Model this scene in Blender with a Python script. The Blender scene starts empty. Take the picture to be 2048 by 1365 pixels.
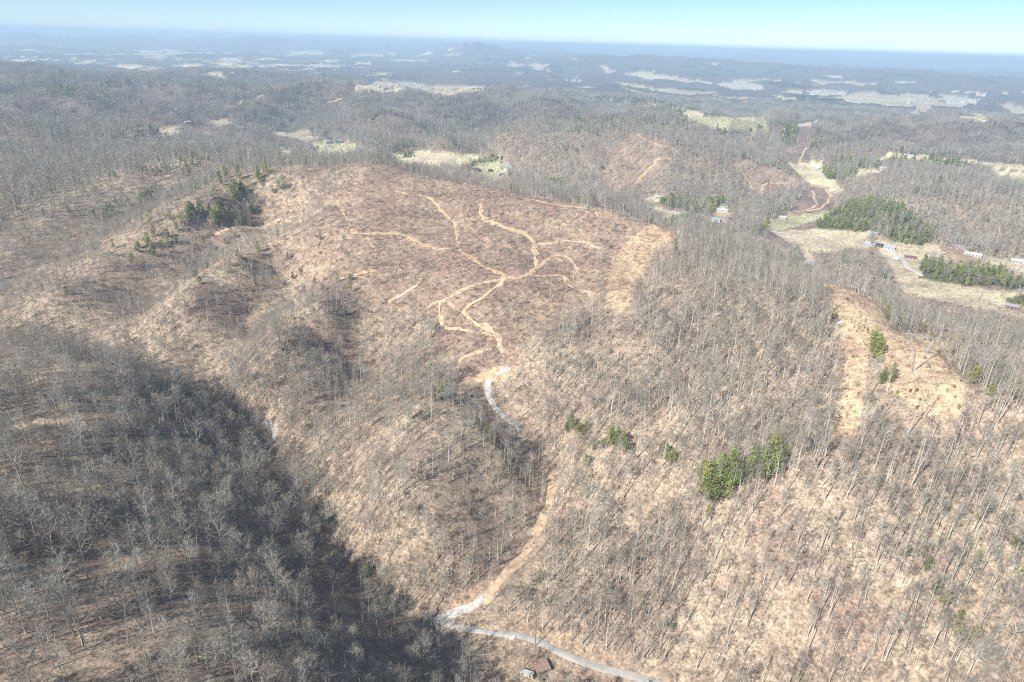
import bpy, math, random
import numpy as np
from mathutils import Matrix, Vector
from mathutils.bvhtree import BVHTree

R = math.radians
sc = bpy.context.scene
C = sc.collection
random.seed(7)
rng = np.random.default_rng(11)

# ------------------------------------------------------------------ camera
ZC = 260.0                       # the drone's height above the creek junction
PITCH, ROLL, FPX = R(23.56), R(1.70), 1366.0
f_ = np.array([0, math.cos(PITCH), -math.sin(PITCH)])
r0 = np.array([1.0, 0, 0]); u0 = np.array([0, math.sin(PITCH), math.cos(PITCH)])
r_ = r0 * math.cos(ROLL) + u0 * math.sin(ROLL)
u_ = u0 * math.cos(ROLL) - r0 * math.sin(ROLL)
cam = bpy.data.cameras.new('camera')
cam.sensor_width = 36.0
cam.lens = 36.0 * FPX / 2048
cam.clip_start, cam.clip_end = 1.0, 120000.0
camo = bpy.data.objects.new('camera', cam)
C.objects.link(camo)
camo.matrix_world = Matrix(((r_[0], u_[0], -f_[0], 0), (r_[1], u_[1], -f_[1], 0), (r_[2], u_[2], -f_[2], ZC), (0, 0, 0, 1)))
sc.camera = camo

# ------------------------------------------------------------------ sky, sun, exposure
SUN_EL = R(38.5)
SH = np.array([-0.70, -0.714])          # ground direction towards the sun: behind the drone, to its left
world = bpy.data.worlds.new('World'); sc.world = world; world.use_nodes = True
wn = world.node_tree
sky = wn.nodes.new('ShaderNodeTexSky'); sky.sky_type = 'NISHITA'; sky.sun_disc = False
sky.sun_elevation = SUN_EL; sky.sun_rotation = math.atan2(SH[0], SH[1])
sky.altitude = 4000; sky.air_density = 1.0; sky.dust_density = 0.0; sky.ozone_density = 4.0
bg = wn.nodes['Background']; bg.inputs['Strength'].default_value = 0.082
wn.links.new(sky.outputs['Color'], bg.inputs['Color'])
sun = bpy.data.lights.new('sun', 'SUN'); sun.energy = 4.9; sun.angle = R(0.5); sun.color = (1.0, 0.95, 0.86)
suno = bpy.data.objects.new('sun', sun); C.objects.link(suno)
sd = Vector((SH[0] * math.cos(SUN_EL), SH[1] * math.cos(SUN_EL), math.sin(SUN_EL)))
suno.rotation_euler = sd.to_track_quat('Z', 'Y').to_euler()
vs = sc.view_settings
vs.view_transform = 'Standard'; vs.look = 'None'; vs.exposure = 0.73; vs.gamma = 1.0; vs.use_curve_mapping = False
sc.cycles.max_bounces = 4; sc.cycles.diffuse_bounces = 2; sc.cycles.volume_bounces = 1
sc.cycles.transparent_max_bounces = 4
sc.cycles.use_denoising = False; sc.cycles.filter_width = 1.1

# ------------------------------------------------------------------ pixels (2048 x 1365) and rays
def ray(px, py):
    d = f_ + (px - 1024) / FPX * r_ + (682.5 - py) / FPX * u_
    return d / np.linalg.norm(d)
def at_z(px, py, z):
    d = ray(px, py); t = (z - ZC) / d[2]
    return d[0] * t, d[1] * t, z
def project(P):
    Q = P - np.array([0, 0, ZC])
    w = np.maximum(Q @ f_, 1e-3)
    return 1024 + FPX * (Q @ r_) / w, 682.5 - FPX * (Q @ u_) / w

# ------------------------------------------------------------------ noise
def _h(ix, iy, s):
    n = (ix.astype(np.int64) * 374761393 + iy.astype(np.int64) * 668265263 + s * 974634721) & 0xffffffff
    n = ((n ^ (n >> 13)) * 1274126177) & 0xffffffff
    return ((n ^ (n >> 16)) & 0xffff) / 65535.0
def vnoise(x, y, s=0):
    ix = np.floor(x); iy = np.floor(y); fx = x - ix; fy = y - iy
    fx = fx * fx * fx * (fx * (fx * 6 - 15) + 10); fy = fy * fy * fy * (fy * (fy * 6 - 15) + 10)
    a, b = _h(ix, iy, s), _h(ix + 1, iy, s); c, d = _h(ix, iy + 1, s), _h(ix + 1, iy + 1, s)
    return (a + (b - a) * fx) * (1 - fy) + (c + (d - c) * fx) * fy - 0.5
def fbm(x, y, s=0, o=4):
    v = 0; a = 1.0
    for k in range(o):
        v = v + a * vnoise(x * 2 ** k + 17.3 * k, y * 2 ** k - 9.1 * k, s + k); a *= 0.5
    return v
def sstep(a, b, x):
    t = np.clip((x - a) / (b - a), 0, 1); return t * t * (3 - 2 * t)

# ------------------------------------------------------------------ the lie of the land: heights read at landmarks
CTL = []
def pt(*rows):
    for px, py, z in rows: CTL.append(at_z(px, py, z))
def back(px, py, z, *steps):            # ground hidden behind a crest: (distance factor, height)
    x, y, _ = at_z(px, py, z); CTL.append((x, y, z))
    for k, zz in steps: CTL.append((x * k, y * k, zz))
# road and creek along the valley bottom
pt((870,1235,2),(1000,1268,1),(1130,1312,0),(1300,1362,-2),(1500,1450,-6),(1000,1340,-1),(1100,1365,-3),
   (760,1160,5),(690,1100,8),(620,1020,11),(590,960,14),(550,900,18),(530,855,21),(470,815,25),(380,770,31),(280,715,37),
   (150,675,42),(0,650,47),(-200,640,54))
# shaded spur at lower left: a gentle top that breaks off steeply to the creek
pt((-200,1365,72),(0,1365,70),(200,1365,67),(400,1365,60),(600,1365,45),(780,1365,20),(900,1365,5),
   (-200,1200,72),(0,1200,70),(200,1200,65),(400,1200,56),(560,1200,37),(700,1200,13),
   (-150,1050,72),(0,1050,69),(200,1050,62),(380,1050,47),(520,1035,22),
   (-100,900,74),(0,900,70),(200,890,60),(370,885,41),(470,885,23),
   (0,770,73),(130,745,71),(250,755,59),(340,795,46),(430,835,31))
back(0,725,68,(1.12,56)); back(130,728,67,(1.12,54)); back(260,750,54,(1.1,44))
# spur between the creek and the middle hollow
pt((900,790,60),(830,860,54),(790,940,45),(770,1030,33),(800,1120,18),(850,1200,6),
   (650,950,22),(620,880,27),(690,1030,17),(600,820,36),
   (945,1215,4),(1040,1122,9),(1085,1040,15),(1102,960,21),(1085,900,29),(1040,858,37),(980,790,50),(985,740,60),
   (960,1000,30),(1000,900,43),(950,1120,17))
# the long slope on the right
pt((1150,1200,8),(1200,1100,20),(1200,900,47),(1200,750,66),(1300,1290,6),(1400,1240,16),(1600,1330,14),(1330,1050,31),(1400,1000,48),
   (1290,900,50),(1400,800,70),(1400,650,88),(1600,1150,43),(1600,950,68),(1560,700,88),(1600,800,82),(1800,1280,36),(1800,1080,62),(1800,920,80),
   (2000,1320,42),(2000,1080,72),(2000,900,92),(2200,1300,60),(2200,1000,95),(1500,1365,4),(1800,1440,24),(2100,1450,44))
# right-hand crest with the bare knolls, and the wooded ridge behind
pt((1690,860,80),(1700,760,90),(1700,680,97))
back(1340,475,104,(1.1,92)); back(1440,545,99,(1.09,88)); back(1560,578,97,(1.09,84)); back(1640,592,96,(1.08,86))
back(1700,590,97,(1.08,88)); back(1765,620,98,(1.1,82)); back(1790,660,101,(1.1,86)); back(1870,705,105,(1.1,88)); back(1925,760,109,(1.1,95)); back(2048,800,113,(1.1,100),(1.3,70))
pt((1820,760,98),(1880,830,97))
back(1430,492,82,(1.12,60),(1.28,24)); back(1540,530,80,(1.12,56),(1.22,22)); back(1640,572,78,(1.1,54),(1.18,24)); back(1730,596,76,(1.1,52),(1.2,22))
back(1850,652,80,(1.12,54),(1.24,20)); back(1950,676,82,(1.12,54),(1.24,20)); back(2080,705,84,(1.12,54),(1.24,22))
# cleared hill in the middle
pt((1000,735,61),(1000,650,74),(1000,550,90),(1000,450,106),(1100,500,96),(1150,600,84),(1250,560,92),(1250,480,102),
   (870,640,68),(800,550,84),(800,450,103),(870,700,58),(780,650,58),(900,500,97),(900,400,113))
back(1320,453,107,(1.12,88),(1.5,24)); back(1200,428,113,(1.12,94),(1.5,24)); back(1100,402,117,(1.12,96),(1.5,24)); back(1000,378,121,(1.12,98),(1.5,22))
back(900,352,125,(1.12,100),(1.5,18)); back(800,332,128,(1.12,104),(1.5,20)); back(700,328,126,(1.12,102),(1.45,30)); back(600,334,121,(1.12,98),(1.4,40))
back(500,330,112,(1.12,90),(1.35,45)); back(420,322,104,(1.12,84),(1.3,48)); back(330,325,96,(1.12,78),(1.3,50)); back(240,345,90,(1.1,74),(1.3,50))
back(150,340,84,(1.1,70),(1.3,52)); back(0,375,82,(1.1,68),(1.3,54)); back(-200,390,84,(1.2,64))
# its western spurs and draws
pt((540,365,116),(450,405,104),(380,438,95),(300,472,86),(210,532,75),(100,592,64),
   (520,455,77),(430,520,60),(300,612,45),(330,400,72),(250,440,62),(150,510,50),(0,585,44),(60,470,62),(180,405,76),(280,368,88),
   (640,420,110),(560,465,100),(480,522,87),(390,582,73),(300,650,54),(570,565,66),(490,650,43),(420,735,33),
   (720,530,90),(650,612,76),(570,692,60),(500,772,39),(720,690,46),(690,780,35),(650,510,87),(700,400,112),(620,370,116),(640,700,52),(610,760,44))
# valley farms and the hills beyond
pt((650,295,18),(580,270,16),(840,315,18),(950,320,16),(1000,340,14),(1330,410,14),(1440,435,13),(1560,450,14),(1600,440,14),(1640,490,12),
   (1700,490,12),(1800,510,12),(1850,560,11),(1950,595,10),(1900,515,16),(2000,530,14),(2048,600,12),(1640,350,20),(1640,400,20),(1590,420,18),(1790,400,48),(1720,460,20),(1720,375,34),(1900,440,34),(2000,480,22))
back(2000,375,60,(1.15,40)); back(1850,358,56,(1.15,36)); back(1740,360,44,(1.12,30)); back(2200,390,62,(1.2,40))
back(780,278,56,(1.25,20)); back(880,274,64,(1.25,16)); back(1000,270,76,(1.2,18)); back(1150,270,84,(1.18,18)); back(1280,276,83,(1.16,18)); back(1400,297,70,(1.16,16)); back(1500,322,58,(1.14,16)); back(1580,355,40,(1.1,18))
pt((1000,300,50),(1150,330,42),(1300,340,48),(1450,360,40),(1150,380,20),(1560,385,24),(850,290,34))
pt((1850,335,14),(1950,345,14),(1800,315,14),(2040,340,14),(1600,300,24),(1600,260,24),(1450,245,8),(1550,250,10))
back(1750,275,34,(1.2,14)); back(1950,280,40,(1.2,14)); back(1250,240,40,(1.25,12)); back(1080,235,46,(1.25,16))
pt((820,175,0),(900,185,2),(1140,155,-6),(1250,176,-6),(1400,190,-5),(1500,200,-4),(1750,205,0),(1900,215,0),(2030,252,-3),(2030,222,2))
back(900,212,52,(1.2,20)); back(700,200,60,(1.2,24)); back(540,188,64,(1.2,24)); back(380,150,74,(1.25,16)); back(180,160,82,(1.2,50)); back(0,135,96,(1.3,20)); back(-200,125,100,(1.3,20)); back(560,150,60,(1.25,12)); back(1000,200,40,(1.3,8))
pt((450,245,34),(300,262,38),(100,280,50),(0,300,62),(0,220,64),(200,220,56),(600,240,34),(420,200,56),(0,180,80))
for a in range(-50, 51, 10):
    for d, z in ((6500, 6), (12000, 10), (22000, 30), (40000, 30)):
        CTL.append((d * math.sin(R(a)), d * math.cos(R(a)), z))
for a in range(-60, 61, 30):
    CTL.append((40 * math.sin(R(a)), 40 * math.cos(R(a)), 40 - a * 0.6 if a < 0 else 20 + a * 0.3))
CTL = np.array(CTL)
cu = np.stack([np.arctan2(CTL[:, 0], CTL[:, 1]), np.log(np.hypot(CTL[:, 0], CTL[:, 1]))], 1)
def _phi(r2): return 0.5 * r2 * np.log(r2 + 1e-12)
n_ = len(CTL)
A_ = np.zeros((n_ + 3, n_ + 3))
A_[:n_, :n_] = _phi(((cu[:, None] - cu[None]) ** 2).sum(-1)) + np.eye(n_) * 2e-5
A_[:n_, n_] = 1; A_[:n_, n_ + 1:] = cu; A_[n_, :n_] = 1; A_[n_ + 1:, :n_] = cu.T
W_ = np.linalg.solve(A_, np.concatenate([CTL[:, 2], np.zeros(3)]))
FLAT = []                                # valley floors and pastures stay level: (pixel, height, spread in azimuth, spread in log distance)
for px, py, z, sa, sl in ((600,272,16,.03,.06),(670,292,18,.035,.06),(860,314,18,.05,.06),(970,340,14,.04,.05),(1330,418,14,.03,.06),(1440,430,13,.03,.06),(1590,445,14,.05,.08),(1650,490,12,.06,.08),(1620,510,12,.02,.08),
      (1640,362,20,.03,.10),(1630,405,20,.04,.08),(1800,506,12,.05,.07),(1860,540,11,.05,.06),(1930,590,10,.09,.05),(1930,518,16,.06,.04),(2010,535,14,.05,.05),(1900,322,14,.09,.06),(1730,344,16,.03,.05),(2030,352,16,.04,.05),(1600,270,22,.02,.2),(1600,315,24,.025,.08),
      (820,178,0,.12,.12),(1400,190,-5,.12,.10),(1450,245,8,.06,.09),(1750,207,0,.12,.10),(1900,215,0,.08,.1),(1370,224,4,.03,.08),(1480,176,-4,.05,.1),(1300,165,-6,.12,.1),(430,247,34,.03,.06)):
    q = at_z(px, py, z); FLAT.append((math.atan2(q[0], q[1]), math.log(math.hypot(q[0], q[1])), z, sa, sl))
def height(x, y):
    x = np.asarray(x, float); y = np.asarray(y, float)
    az = np.arctan2(x, y); d = np.hypot(x, y); ld = np.log(np.maximum(d, 20))
    z = np.empty_like(x)
    for i in range(0, len(x), 40000):
        s = slice(i, i + 40000)
        z[s] = _phi((az[s, None] - cu[None, :, 0]) ** 2 + (ld[s, None] - cu[None, :, 1]) ** 2) @ W_[:n_] + W_[n_] + W_[n_ + 1] * az[s] + W_[n_ + 2] * ld[s]
    # gullies and bumps on the near slopes, rolling hills further out
    wn_ = sstep(150, 330, d) * (1 - sstep(1500, 2600, d))
    z += wn_ * (8.0 * fbm(x / 95, y / 95, 3, 4) + 8.5 * np.abs(fbm(x / 85 + 40, y / 85, 9, 2)) - 2.5)
    wm = sstep(1150, 1900, d)
    wx = x + 160 * fbm(x / 700, y / 700, 40, 2); wy = y + 160 * fbm(x / 700 + 9, y / 700, 41, 2)
    hill = .62 - 1.5 * np.abs(fbm(wx / 600, wy / 450, 21, 3)) + .30 * fbm(wx / 210, wy / 210, 24, 3) - .12 * np.abs(fbm(wx / 110, wy / 110, 26, 2))
    lev = np.ones_like(x)
    for a_, l_, zf, sa, sl in FLAT: lev = np.minimum(lev, 1 - np.exp(-(((az - a_) / sa) ** 2 + ((ld - l_) / sl) ** 2) ** 2))
    z += wm * (1 - sstep(2600, 4200, d)) * 150 * (hill - .25) * np.where((az > -.2) & (az < .35) & (d < 1900), .35, 1.0) * (.08 + .92 * lev)
    wf = sstep(2800, 4200, d)
    z += wf * (36 + 40 * sstep(4000, 12000, d)) * (hill - .2) * (.2 + .8 * lev)
    wr = sstep(7000, 15000, d)
    rid = 1 - np.abs(fbm(x / 9000 + .12, y / 3600, 61, 5)) * 2.4
    z += wr * (120 * np.maximum(rid, -0.2) + 110 * fbm(x / 2600, y / 2600, 77, 5)) - 40 * wr
    pk = lambda a, dd, h, wa, wd: h * np.exp(-((az - a) / wa) ** 2 - ((d - dd) / wd) ** 2)
    z += pk(R(-3.6), 11500, 120, .07, 1300) + pk(R(-3.5), 11300, 130, .022, 800) + pk(R(-29.5), 24000, 45, .02, 3000) + (pk(R(-14), 21000, 60, .16, 2200) + pk(R(-1), 22000, 70, .12, 2200)) * (1 + .5 * fbm(x / 1300, y / 1300, 79, 3))
    z += (pk(R(8), 9500, 90, .16, 1400) + pk(R(24), 8600, 70, .22, 1300)) * (1 + .9 * fbm(x / 900, y / 900, 78, 4)) + pk(R(33), 7400, 40, .2, 900) + pk(R(12), 30000, 90, .3, 4000) + pk(R(36), 30000, 60, .1, 4000)
    z += np.exp(-((d - 25000 - 1500 * fbm(az * 6, az * 0, 83, 2)) / 2600) ** 2) * (130 + 330 * fbm(az * 9, az * 0 + .5, 84, 4)) + np.exp(-((d - 16500) / 1500) ** 2) * sstep(.12, -.1, az) * (90 + 150 * fbm(az * 18, az * 0 + 3.5, 85, 4))
    z -= d * d / (2 * 6371000 * 1.15)          # the earth's curve
    far_ = d > 5000; z[far_] = np.where(z[far_] > 140, 140 + 165 * np.tanh((z[far_] - 140) / 185), z[far_])
    return z

# ------------------------------------------------------------------ ground sheet: a fan that reaches past the horizon
az_ = np.radians(np.linspace(-57, 57, 1180))
rr = [55.0]
while rr[-1] < 36000:
    q = rr[-1]
    rr.append(q * (1.011 if q < 260 else 1.0075 if q < 1000 else 1.0105 if q < 4500 else 1.016 if q < 16000 else 1.022))
rr = np.array(rr)
NA, NR = len(az_), len(rr)
AZ, RR = np.meshgrid(az_, rr, indexing='ij')
GX = (RR * np.sin(AZ)).ravel(); GY = (RR * np.cos(AZ)).ravel()
GZ = height(GX, GY)
HAZE_D, HAZE_C = 1.3e-4, (0.57, 0.785, 1.0, 1.0)
# ------------------------------------------------------------------ looking things up on the ground sheet
GZ2 = GZ.reshape(NA, NR)
def grid_idx(x, y):
    az = np.arctan2(x, y); d = np.hypot(x, y)
    fi = np.clip((az - az_[0]) / (az_[1] - az_[0]), 0, NA - 1.001)
    fj = np.clip(np.interp(d, rr, np.arange(NR)), 0, NR - 1.001)
    return fi, fj
def bil(T, fi, fj):
    i = fi.astype(int); j = fj.astype(int); a = fi - i; b = fj - j
    return (T[i, j] * (1 - a) + T[i + 1, j] * a) * (1 - b) + (T[i, j + 1] * (1 - a) + T[i + 1, j + 1] * a) * b
def gz(x, y):
    s = np.isscalar(x); x = np.atleast_1d(np.asarray(x, float)); y = np.atleast_1d(np.asarray(y, float))
    z = bil(GZ2, *grid_idx(x, y))
    return float(z[0]) if s else z
TAN = (GZ2 - ZC) / rr[None, :]
RUN = np.maximum.accumulate(TAN, axis=1)
RUNB = np.concatenate([RUN[:, :1] - 9, RUN[:, :-1]], 1)
def seen(x, y, ztop, tol=0.0):
    fi, fj = grid_idx(x, y)
    return (ztop - ZC) / np.hypot(x, y) >= bil(RUNB, fi, np.maximum(fj - 1, 0)) - tol
def hit(px, py):                                   # where the line of sight through a pixel meets the ground
    d = ray(px, py); az = math.atan2(d[0], d[1]); s = d[2] / math.hypot(d[0], d[1])
    fi = min(max((az - az_[0]) / (az_[1] - az_[0]), 0), NA - 1.001); i = int(fi); a = fi - i
    col = GZ2[i] * (1 - a) + GZ2[i + 1] * a
    g = col - (ZC + s * rr); k = int(np.argmax(g >= 0))
    if g[k] < 0: k = NR - 2
    if k == 0: k = 1
    t = g[k - 1] / (g[k - 1] - g[k]) if g[k] != g[k - 1] else 0
    q = rr[k - 1] + t * (rr[k] - rr[k - 1])
    return np.array([q * math.sin(az), q * math.cos(az), col[k - 1] + t * (col[k] - col[k - 1])])

# ------------------------------------------------------------------ land cover
def inpoly(u, v, poly):
    p = np.array(poly, float); r = np.zeros(len(u), bool)
    k = np.where((u >= p[:, 0].min()) & (u <= p[:, 0].max()) & (v >= p[:, 1].min()) & (v <= p[:, 1].max()))[0]
    if len(k) == 0: return r
    uu, vv = u[k], v[k]; c = np.zeros(len(k), bool)
    for a in range(len(p)):
        x1, y1 = p[a]; x2, y2 = p[a - 1]
        if y1 == y2: continue
        c ^= ((y1 > vv) != (y2 > vv)) & (uu < (x2 - x1) * (vv - y1) / (y2 - y1) + x1)
    r[k] = c; return r
WOOD, CUT, DIRT, FIELD, GREEN, BRUSH, PINE, TOWN, THIN = range(9)
COVER = [
 (FIELD, [(1555,462),(1600,446),(1650,446),(1722,468),(1728,492),(1640,502),(1570,486)]), (FIELD, [(1762,492),(1884,500),(1850,540),(1900,566),(2060,590),(2060,602),(1960,613),(1815,582),(1798,540)]),
 (FIELD, [(1580,330),(1640,326),(1660,350),(1680,380),(1640,380),(1605,352)]),
 (THIN, [(650,380),(760,330),(620,340),(500,420),(480,520),(600,600),(640,470)]),
 (CUT, [(640,440),(680,360),(760,330),(900,352),(1000,378),(1100,402),(1200,428),(1300,452),(1262,490),(1225,560),(1190,640),(1140,650),(1060,690),(1040,740),(930,765),(850,730),(870,650),(760,610),(640,580),(560,520)]),
 (DIRT, [(1300,450),(1355,458),(1350,474),(1310,500),(1290,540),(1270,575),(1250,620),(1205,640),(1212,585),(1240,510),(1268,470)]),
 (DIRT, [(1640,560),(1690,582),(1745,597),(1770,628),(1775,655),(1830,672),(1870,690),(1910,725),(1926,770),(1930,830),(1905,838),(1850,832),(1805,795),(1762,768),(1755,715),(1740,690),(1735,705),(1728,780),(1712,868),(1655,888),(1684,790),(1690,705),(1684,655),(1676,620)]),
 (DIRT, [(925,782),(960,750),(985,735),(1000,722),(1030,735),(1042,748),(1004,760),(960,770)]),
 (DIRT, [(870,1226),(930,1195),(990,1150),(1010,1150),(960,1215),(910,1240)]),
 (DIRT, [(950,1250),(1060,1256),(1120,1270),(1200,1308),(1330,1356),(1330,1372),(1240,1362),(1150,1345),(1080,1325),(1000,1288)]),
 (THIN, [(950,1258),(1050,1262),(1180,1300),(1400,1365),(1500,1420),(1150,1400),(960,1365),(1000,1300)]),
 (FIELD, [(541,263),(574,266),(614,261),(632,274),(612,281),(589,276),(558,272)]),
 (GREEN, [(624,285),(657,281),(678,284),(708,289),(703,302),(645,304)]), (FIELD, [(556,296),(574,294),(584,304),(574,310)]),
 (FIELD, [(792,307),(830,298),(817,304),(881,304),(942,312),(952,317),(927,322),(911,329),(815,324),(800,317)]),
 (GREEN, [(928,341),(952,335),(1008,328),(1013,335),(1008,347),(975,347)]), (FIELD, [(926,323),(987,309),(981,316),(934,328)]),
 (FIELD, [(410,243),(450,240),(465,247),(440,252)]), (FIELD, [(312,262),(345,258),(360,262),(330,272)]), (FIELD, [(350,245),(385,244),(380,248)]),
 (FIELD, [(688,166),(728,172),(749,164),(840,168),(855,172),(972,175),(967,182),(896,192),(866,185),(815,178),(769,185),(749,182),(723,178)]),
 (FIELD, [(1008,130),(1028,126),(1061,132),(1102,131),(1084,139),(1058,135),(1015,134)]), (FIELD, [(1198,132),(1216,135),(1231,146),(1213,148)]),
 (FIELD, [(1244,149),(1274,144),(1312,142),(1305,151),(1366,158),(1429,168),(1421,170),(1300,160),(1274,155)]),
 (PINE, [(1163,161),(1213,167),(1269,174),(1333,190),(1330,194),(1265,180),(1210,170)]),
 (FIELD, [(1211,168),(1279,171),(1312,180),(1381,183),(1447,195),(1518,199),(1482,203),(1416,194),(1338,192),(1305,182),(1269,175)]),
 (FIELD, [(1226,175),(1269,183),(1330,194),(1305,192),(1254,183)]), (FIELD, [(1201,198),(1264,205),(1305,208),(1330,210),(1325,215),(1254,206)]),
 (FIELD, [(1330,212),(1368,212),(1406,225),(1406,234),(1381,235)]), (GREEN, [(1381,235),(1432,233),(1482,235),(1518,233),(1530,258),(1432,255),(1396,243)]),
 (TOWN, [(1434,169),(1480,165),(1520,172),(1530,184),(1480,183),(1440,175)]), (TOWN, [(1600,184),(1650,180),(1700,186),(1690,192),(1620,192)]), (TOWN, [(1870,197),(1925,195),(1960,205),(1950,214),(1890,207)]),
 (FIELD, [(1540,192),(1588,198),(1596,204),(1567,202)]), (FIELD, [(1561,187),(1594,182),(1607,187),(1599,192)]),
 (FIELD, [(1607,200),(1661,198),(1709,188),(1741,187),(1784,194),(1821,190),(1864,195),(1875,206),(1939,211),(1923,219),(1861,216),(1859,226),(1816,231),(1832,219),(1768,216),(1757,211),(1693,208),(1685,200)]),
 (FIELD, [(1947,195),(1955,186),(1984,195),(1963,198)]), (FIELD, [(1990,190),(2027,187),(2024,191)]), (FIELD, [(1990,210),(2035,214),(2060,222),(2060,235),(2024,229),(2003,216)]),
 (FIELD, [(1920,238),(1928,230),(1966,233),(1982,243),(1955,241)]), (FIELD, [(1698,223),(1730,227),(1714,228)]),
 (FIELD, [(1762,334),(1773,318),(1792,309),(1875,315),(2070,336),(2070,346),(1955,332),(1939,329),(1877,325),(1789,318),(1770,333)]),
 (FIELD, [(1714,338),(1746,340),(1765,341),(1752,346),(1717,349)]), (FIELD, [(1990,341),(2060,349),(2060,360),(2003,356)]),
 (BRUSH, [(1588,248),(1621,248),(1619,296),(1591,296)]), (BRUSH, [(1567,292),(1619,294),(1619,331),(1585,331)]), (FIELD, [(1548,257),(1615,246),(1644,240),(1623,251),(1580,256)]),
 (PINE, [(1642,350),(1644,340),(1677,337),(1703,340),(1717,350),(1687,358),(1650,358)]), (PINE, [(1557,262),(1594,251),(1594,270),(1575,295),(1560,285)]),
 (PINE, [(1660,323),(1700,320),(1768,325),(1760,336),(1700,335),(1662,332)]), (PINE, [(1772,330),(1789,319),(1880,326),(1939,331),(1939,336),(1808,335)]),
 (FIELD, [(1598,330),(1634,330),(1646,350),(1670,372),(1668,384),(1640,374),(1609,352)]), (BRUSH, [(1621,370),(1641,373),(1665,383),(1670,417),(1641,426),(1580,429),(1589,407)]),
 (GREEN, [(1536,446),(1567,434),(1604,429),(1653,424),(1645,436),(1567,461),(1543,462)]), (BRUSH, [(1565,462),(1645,436),(1631,456),(1592,461)]),
 (FIELD, [(1570,478),(1592,473),(1624,480),(1721,488),(1702,495),(1641,495),(1626,500),(1631,524),(1614,522),(1611,500)]), (FIELD, [(1555,466),(1616,461),(1714,468),(1709,475),(1616,470)]),
 (BRUSH, [(1514,468),(1538,461),(1584,490),(1572,500),(1543,483)]), (FIELD, [(1421,436),(1443,410),(1458,426),(1462,438),(1440,443)]),
 (FIELD, [(1305,414),(1360,428),(1352,436),(1330,436)]), (FIELD, [(1285,400),(1311,391),(1325,397),(1311,406)]),
 (PINE, [(1316,409),(1323,395),(1372,392),(1401,412),(1418,426),(1387,426),(1348,417)]), (PINE, [(1401,412),(1426,402),(1445,395),(1448,404),(1421,434)]),
 (PINE, [(1333,449),(1348,439),(1406,436),(1409,447),(1348,452)]), (PINE, [(1501,470),(1506,461),(1533,448),(1536,456),(1511,472)]),
 (PINE, [(1645,440),(1675,420),(1712,407),(1762,402),(1799,412),(1829,425),(1844,445),(1876,460),(1874,479),(1839,494),(1779,484),(1759,464),(1720,467),(1632,455)]),
 (PINE, [(1837,537),(1849,524),(1919,533),(1974,540),(2011,550),(2046,560),(2060,570),(2028,579),(1974,572),(1936,574),(1864,562),(1837,556)]),
 (FIELD, [(1764,499),(1779,494),(1839,499),(1861,494),(1879,504),(1871,514),(1829,512),(1819,515),(1829,525),(1845,545),(1830,548),(1800,522)]),
 (DIRT, [(1881,512),(1894,504),(1961,512),(1968,519),(1911,524),(1886,518)]), (FIELD, [(1968,517),(2060,522),(2060,554),(2000,541),(1960,533),(1921,532),(1921,527),(1985,530)]),
 (FIELD, [(1809,544),(1832,547),(1844,559),(1864,567),(1949,579),(2038,585),(2008,601),(1974,611),(1926,604),(1886,587),(1839,579),(1817,577)]),
 (FIELD, [(1983,620),(2023,617),(2060,632),(2060,642)]), (PINE, [(2008,598),(2060,588),(2060,612),(2020,610)]),
 (PINE, [(1050,237),(1150,240),(1260,246),(1370,250),(1370,254),(1200,250),(1060,243)]), (PINE, [(90,185),(140,180),(160,192),(120,196)]), (PINE, [(265,262),(300,258),(320,266),(280,272)]),
 (PINE, [(630,152),(700,158),(745,164),(700,166),(640,160)]),
 (CUT, [(1215,300),(1270,266),(1340,290),(1345,330),(1280,375),(1240,400),(1200,380)]), (CUT, [(1460,330),(1500,318),(1590,360),(1600,372),(1540,400),(1500,390)]),
 (PINE, [(925,328),(990,314),(1005,318),(990,326),(940,335)]), (PINE, [(800,312),(820,310),(830,316),(806,316)]), (PINE, [(1090,355),(1130,362),(1125,372),(1100,366)]),
]
_cov = []
for kind, poly in COVER:
    c = np.mean(np.array(poly, float), 0)
    if kind in (FIELD, GREEN) and 620 > c[1] > 225: poly = [tuple(c + (np.array(w_) - c) * 1.14) for w_ in poly]
    dd = [np.hypot(*hit(p[0], p[1])[:2]) for p in poly] + [np.hypot(*hit(c[0], c[1])[:2])]
    m = np.median(dd); _cov.append((kind, poly, m * 0.62, m * 1.55))
def cover(x, y, z):
    d = np.hypot(x, y)
    u, v = project(np.stack([x, y, z], 1))
    w = np.maximum(2.0, 2500 / np.maximum(d, 300))          # edges wander a little, as hedgerows do
    w = w * np.where((d > 420) & (d < 900) & (u < 1230), 2.2, np.where(u < 1400, .9, .6))
    u = u + w * 2.6 * fbm(x / (d * .022), y / (d * .022), 5, 3); v = v + w * 1.3 * fbm(x / (d * .022), y / (d * .022), 16, 3)
    k = np.zeros(len(x), int)
    for kind, poly, d0, d1 in _cov:
        s = inpoly(u, v, poly) & (d > d0) & (d < d1)
        k[s] = kind
    # patchwork farmland on the far plain
    sp = np.where(d > 9000, 480.0, 210.0)
    n = fbm(x / sp, y / (sp * 1.5), 88, 3) + .5 * fbm(x / 2300, y / 2300, 90, 2)
    plain = 1 - sstep(9000, 17000, d)
    az = np.arctan2(x, y)
    thr = 0.31 + .25 * ((az > .08) & (d > 6800)) - 0.12 * np.exp(-((az + .35) / .3) ** 2) * (d > 3800) + 0.10 * (az > .1)
    far = (d > 3300) & (k == 0) & (n * plain > thr)
    k[far] = FIELD
    return k
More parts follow.
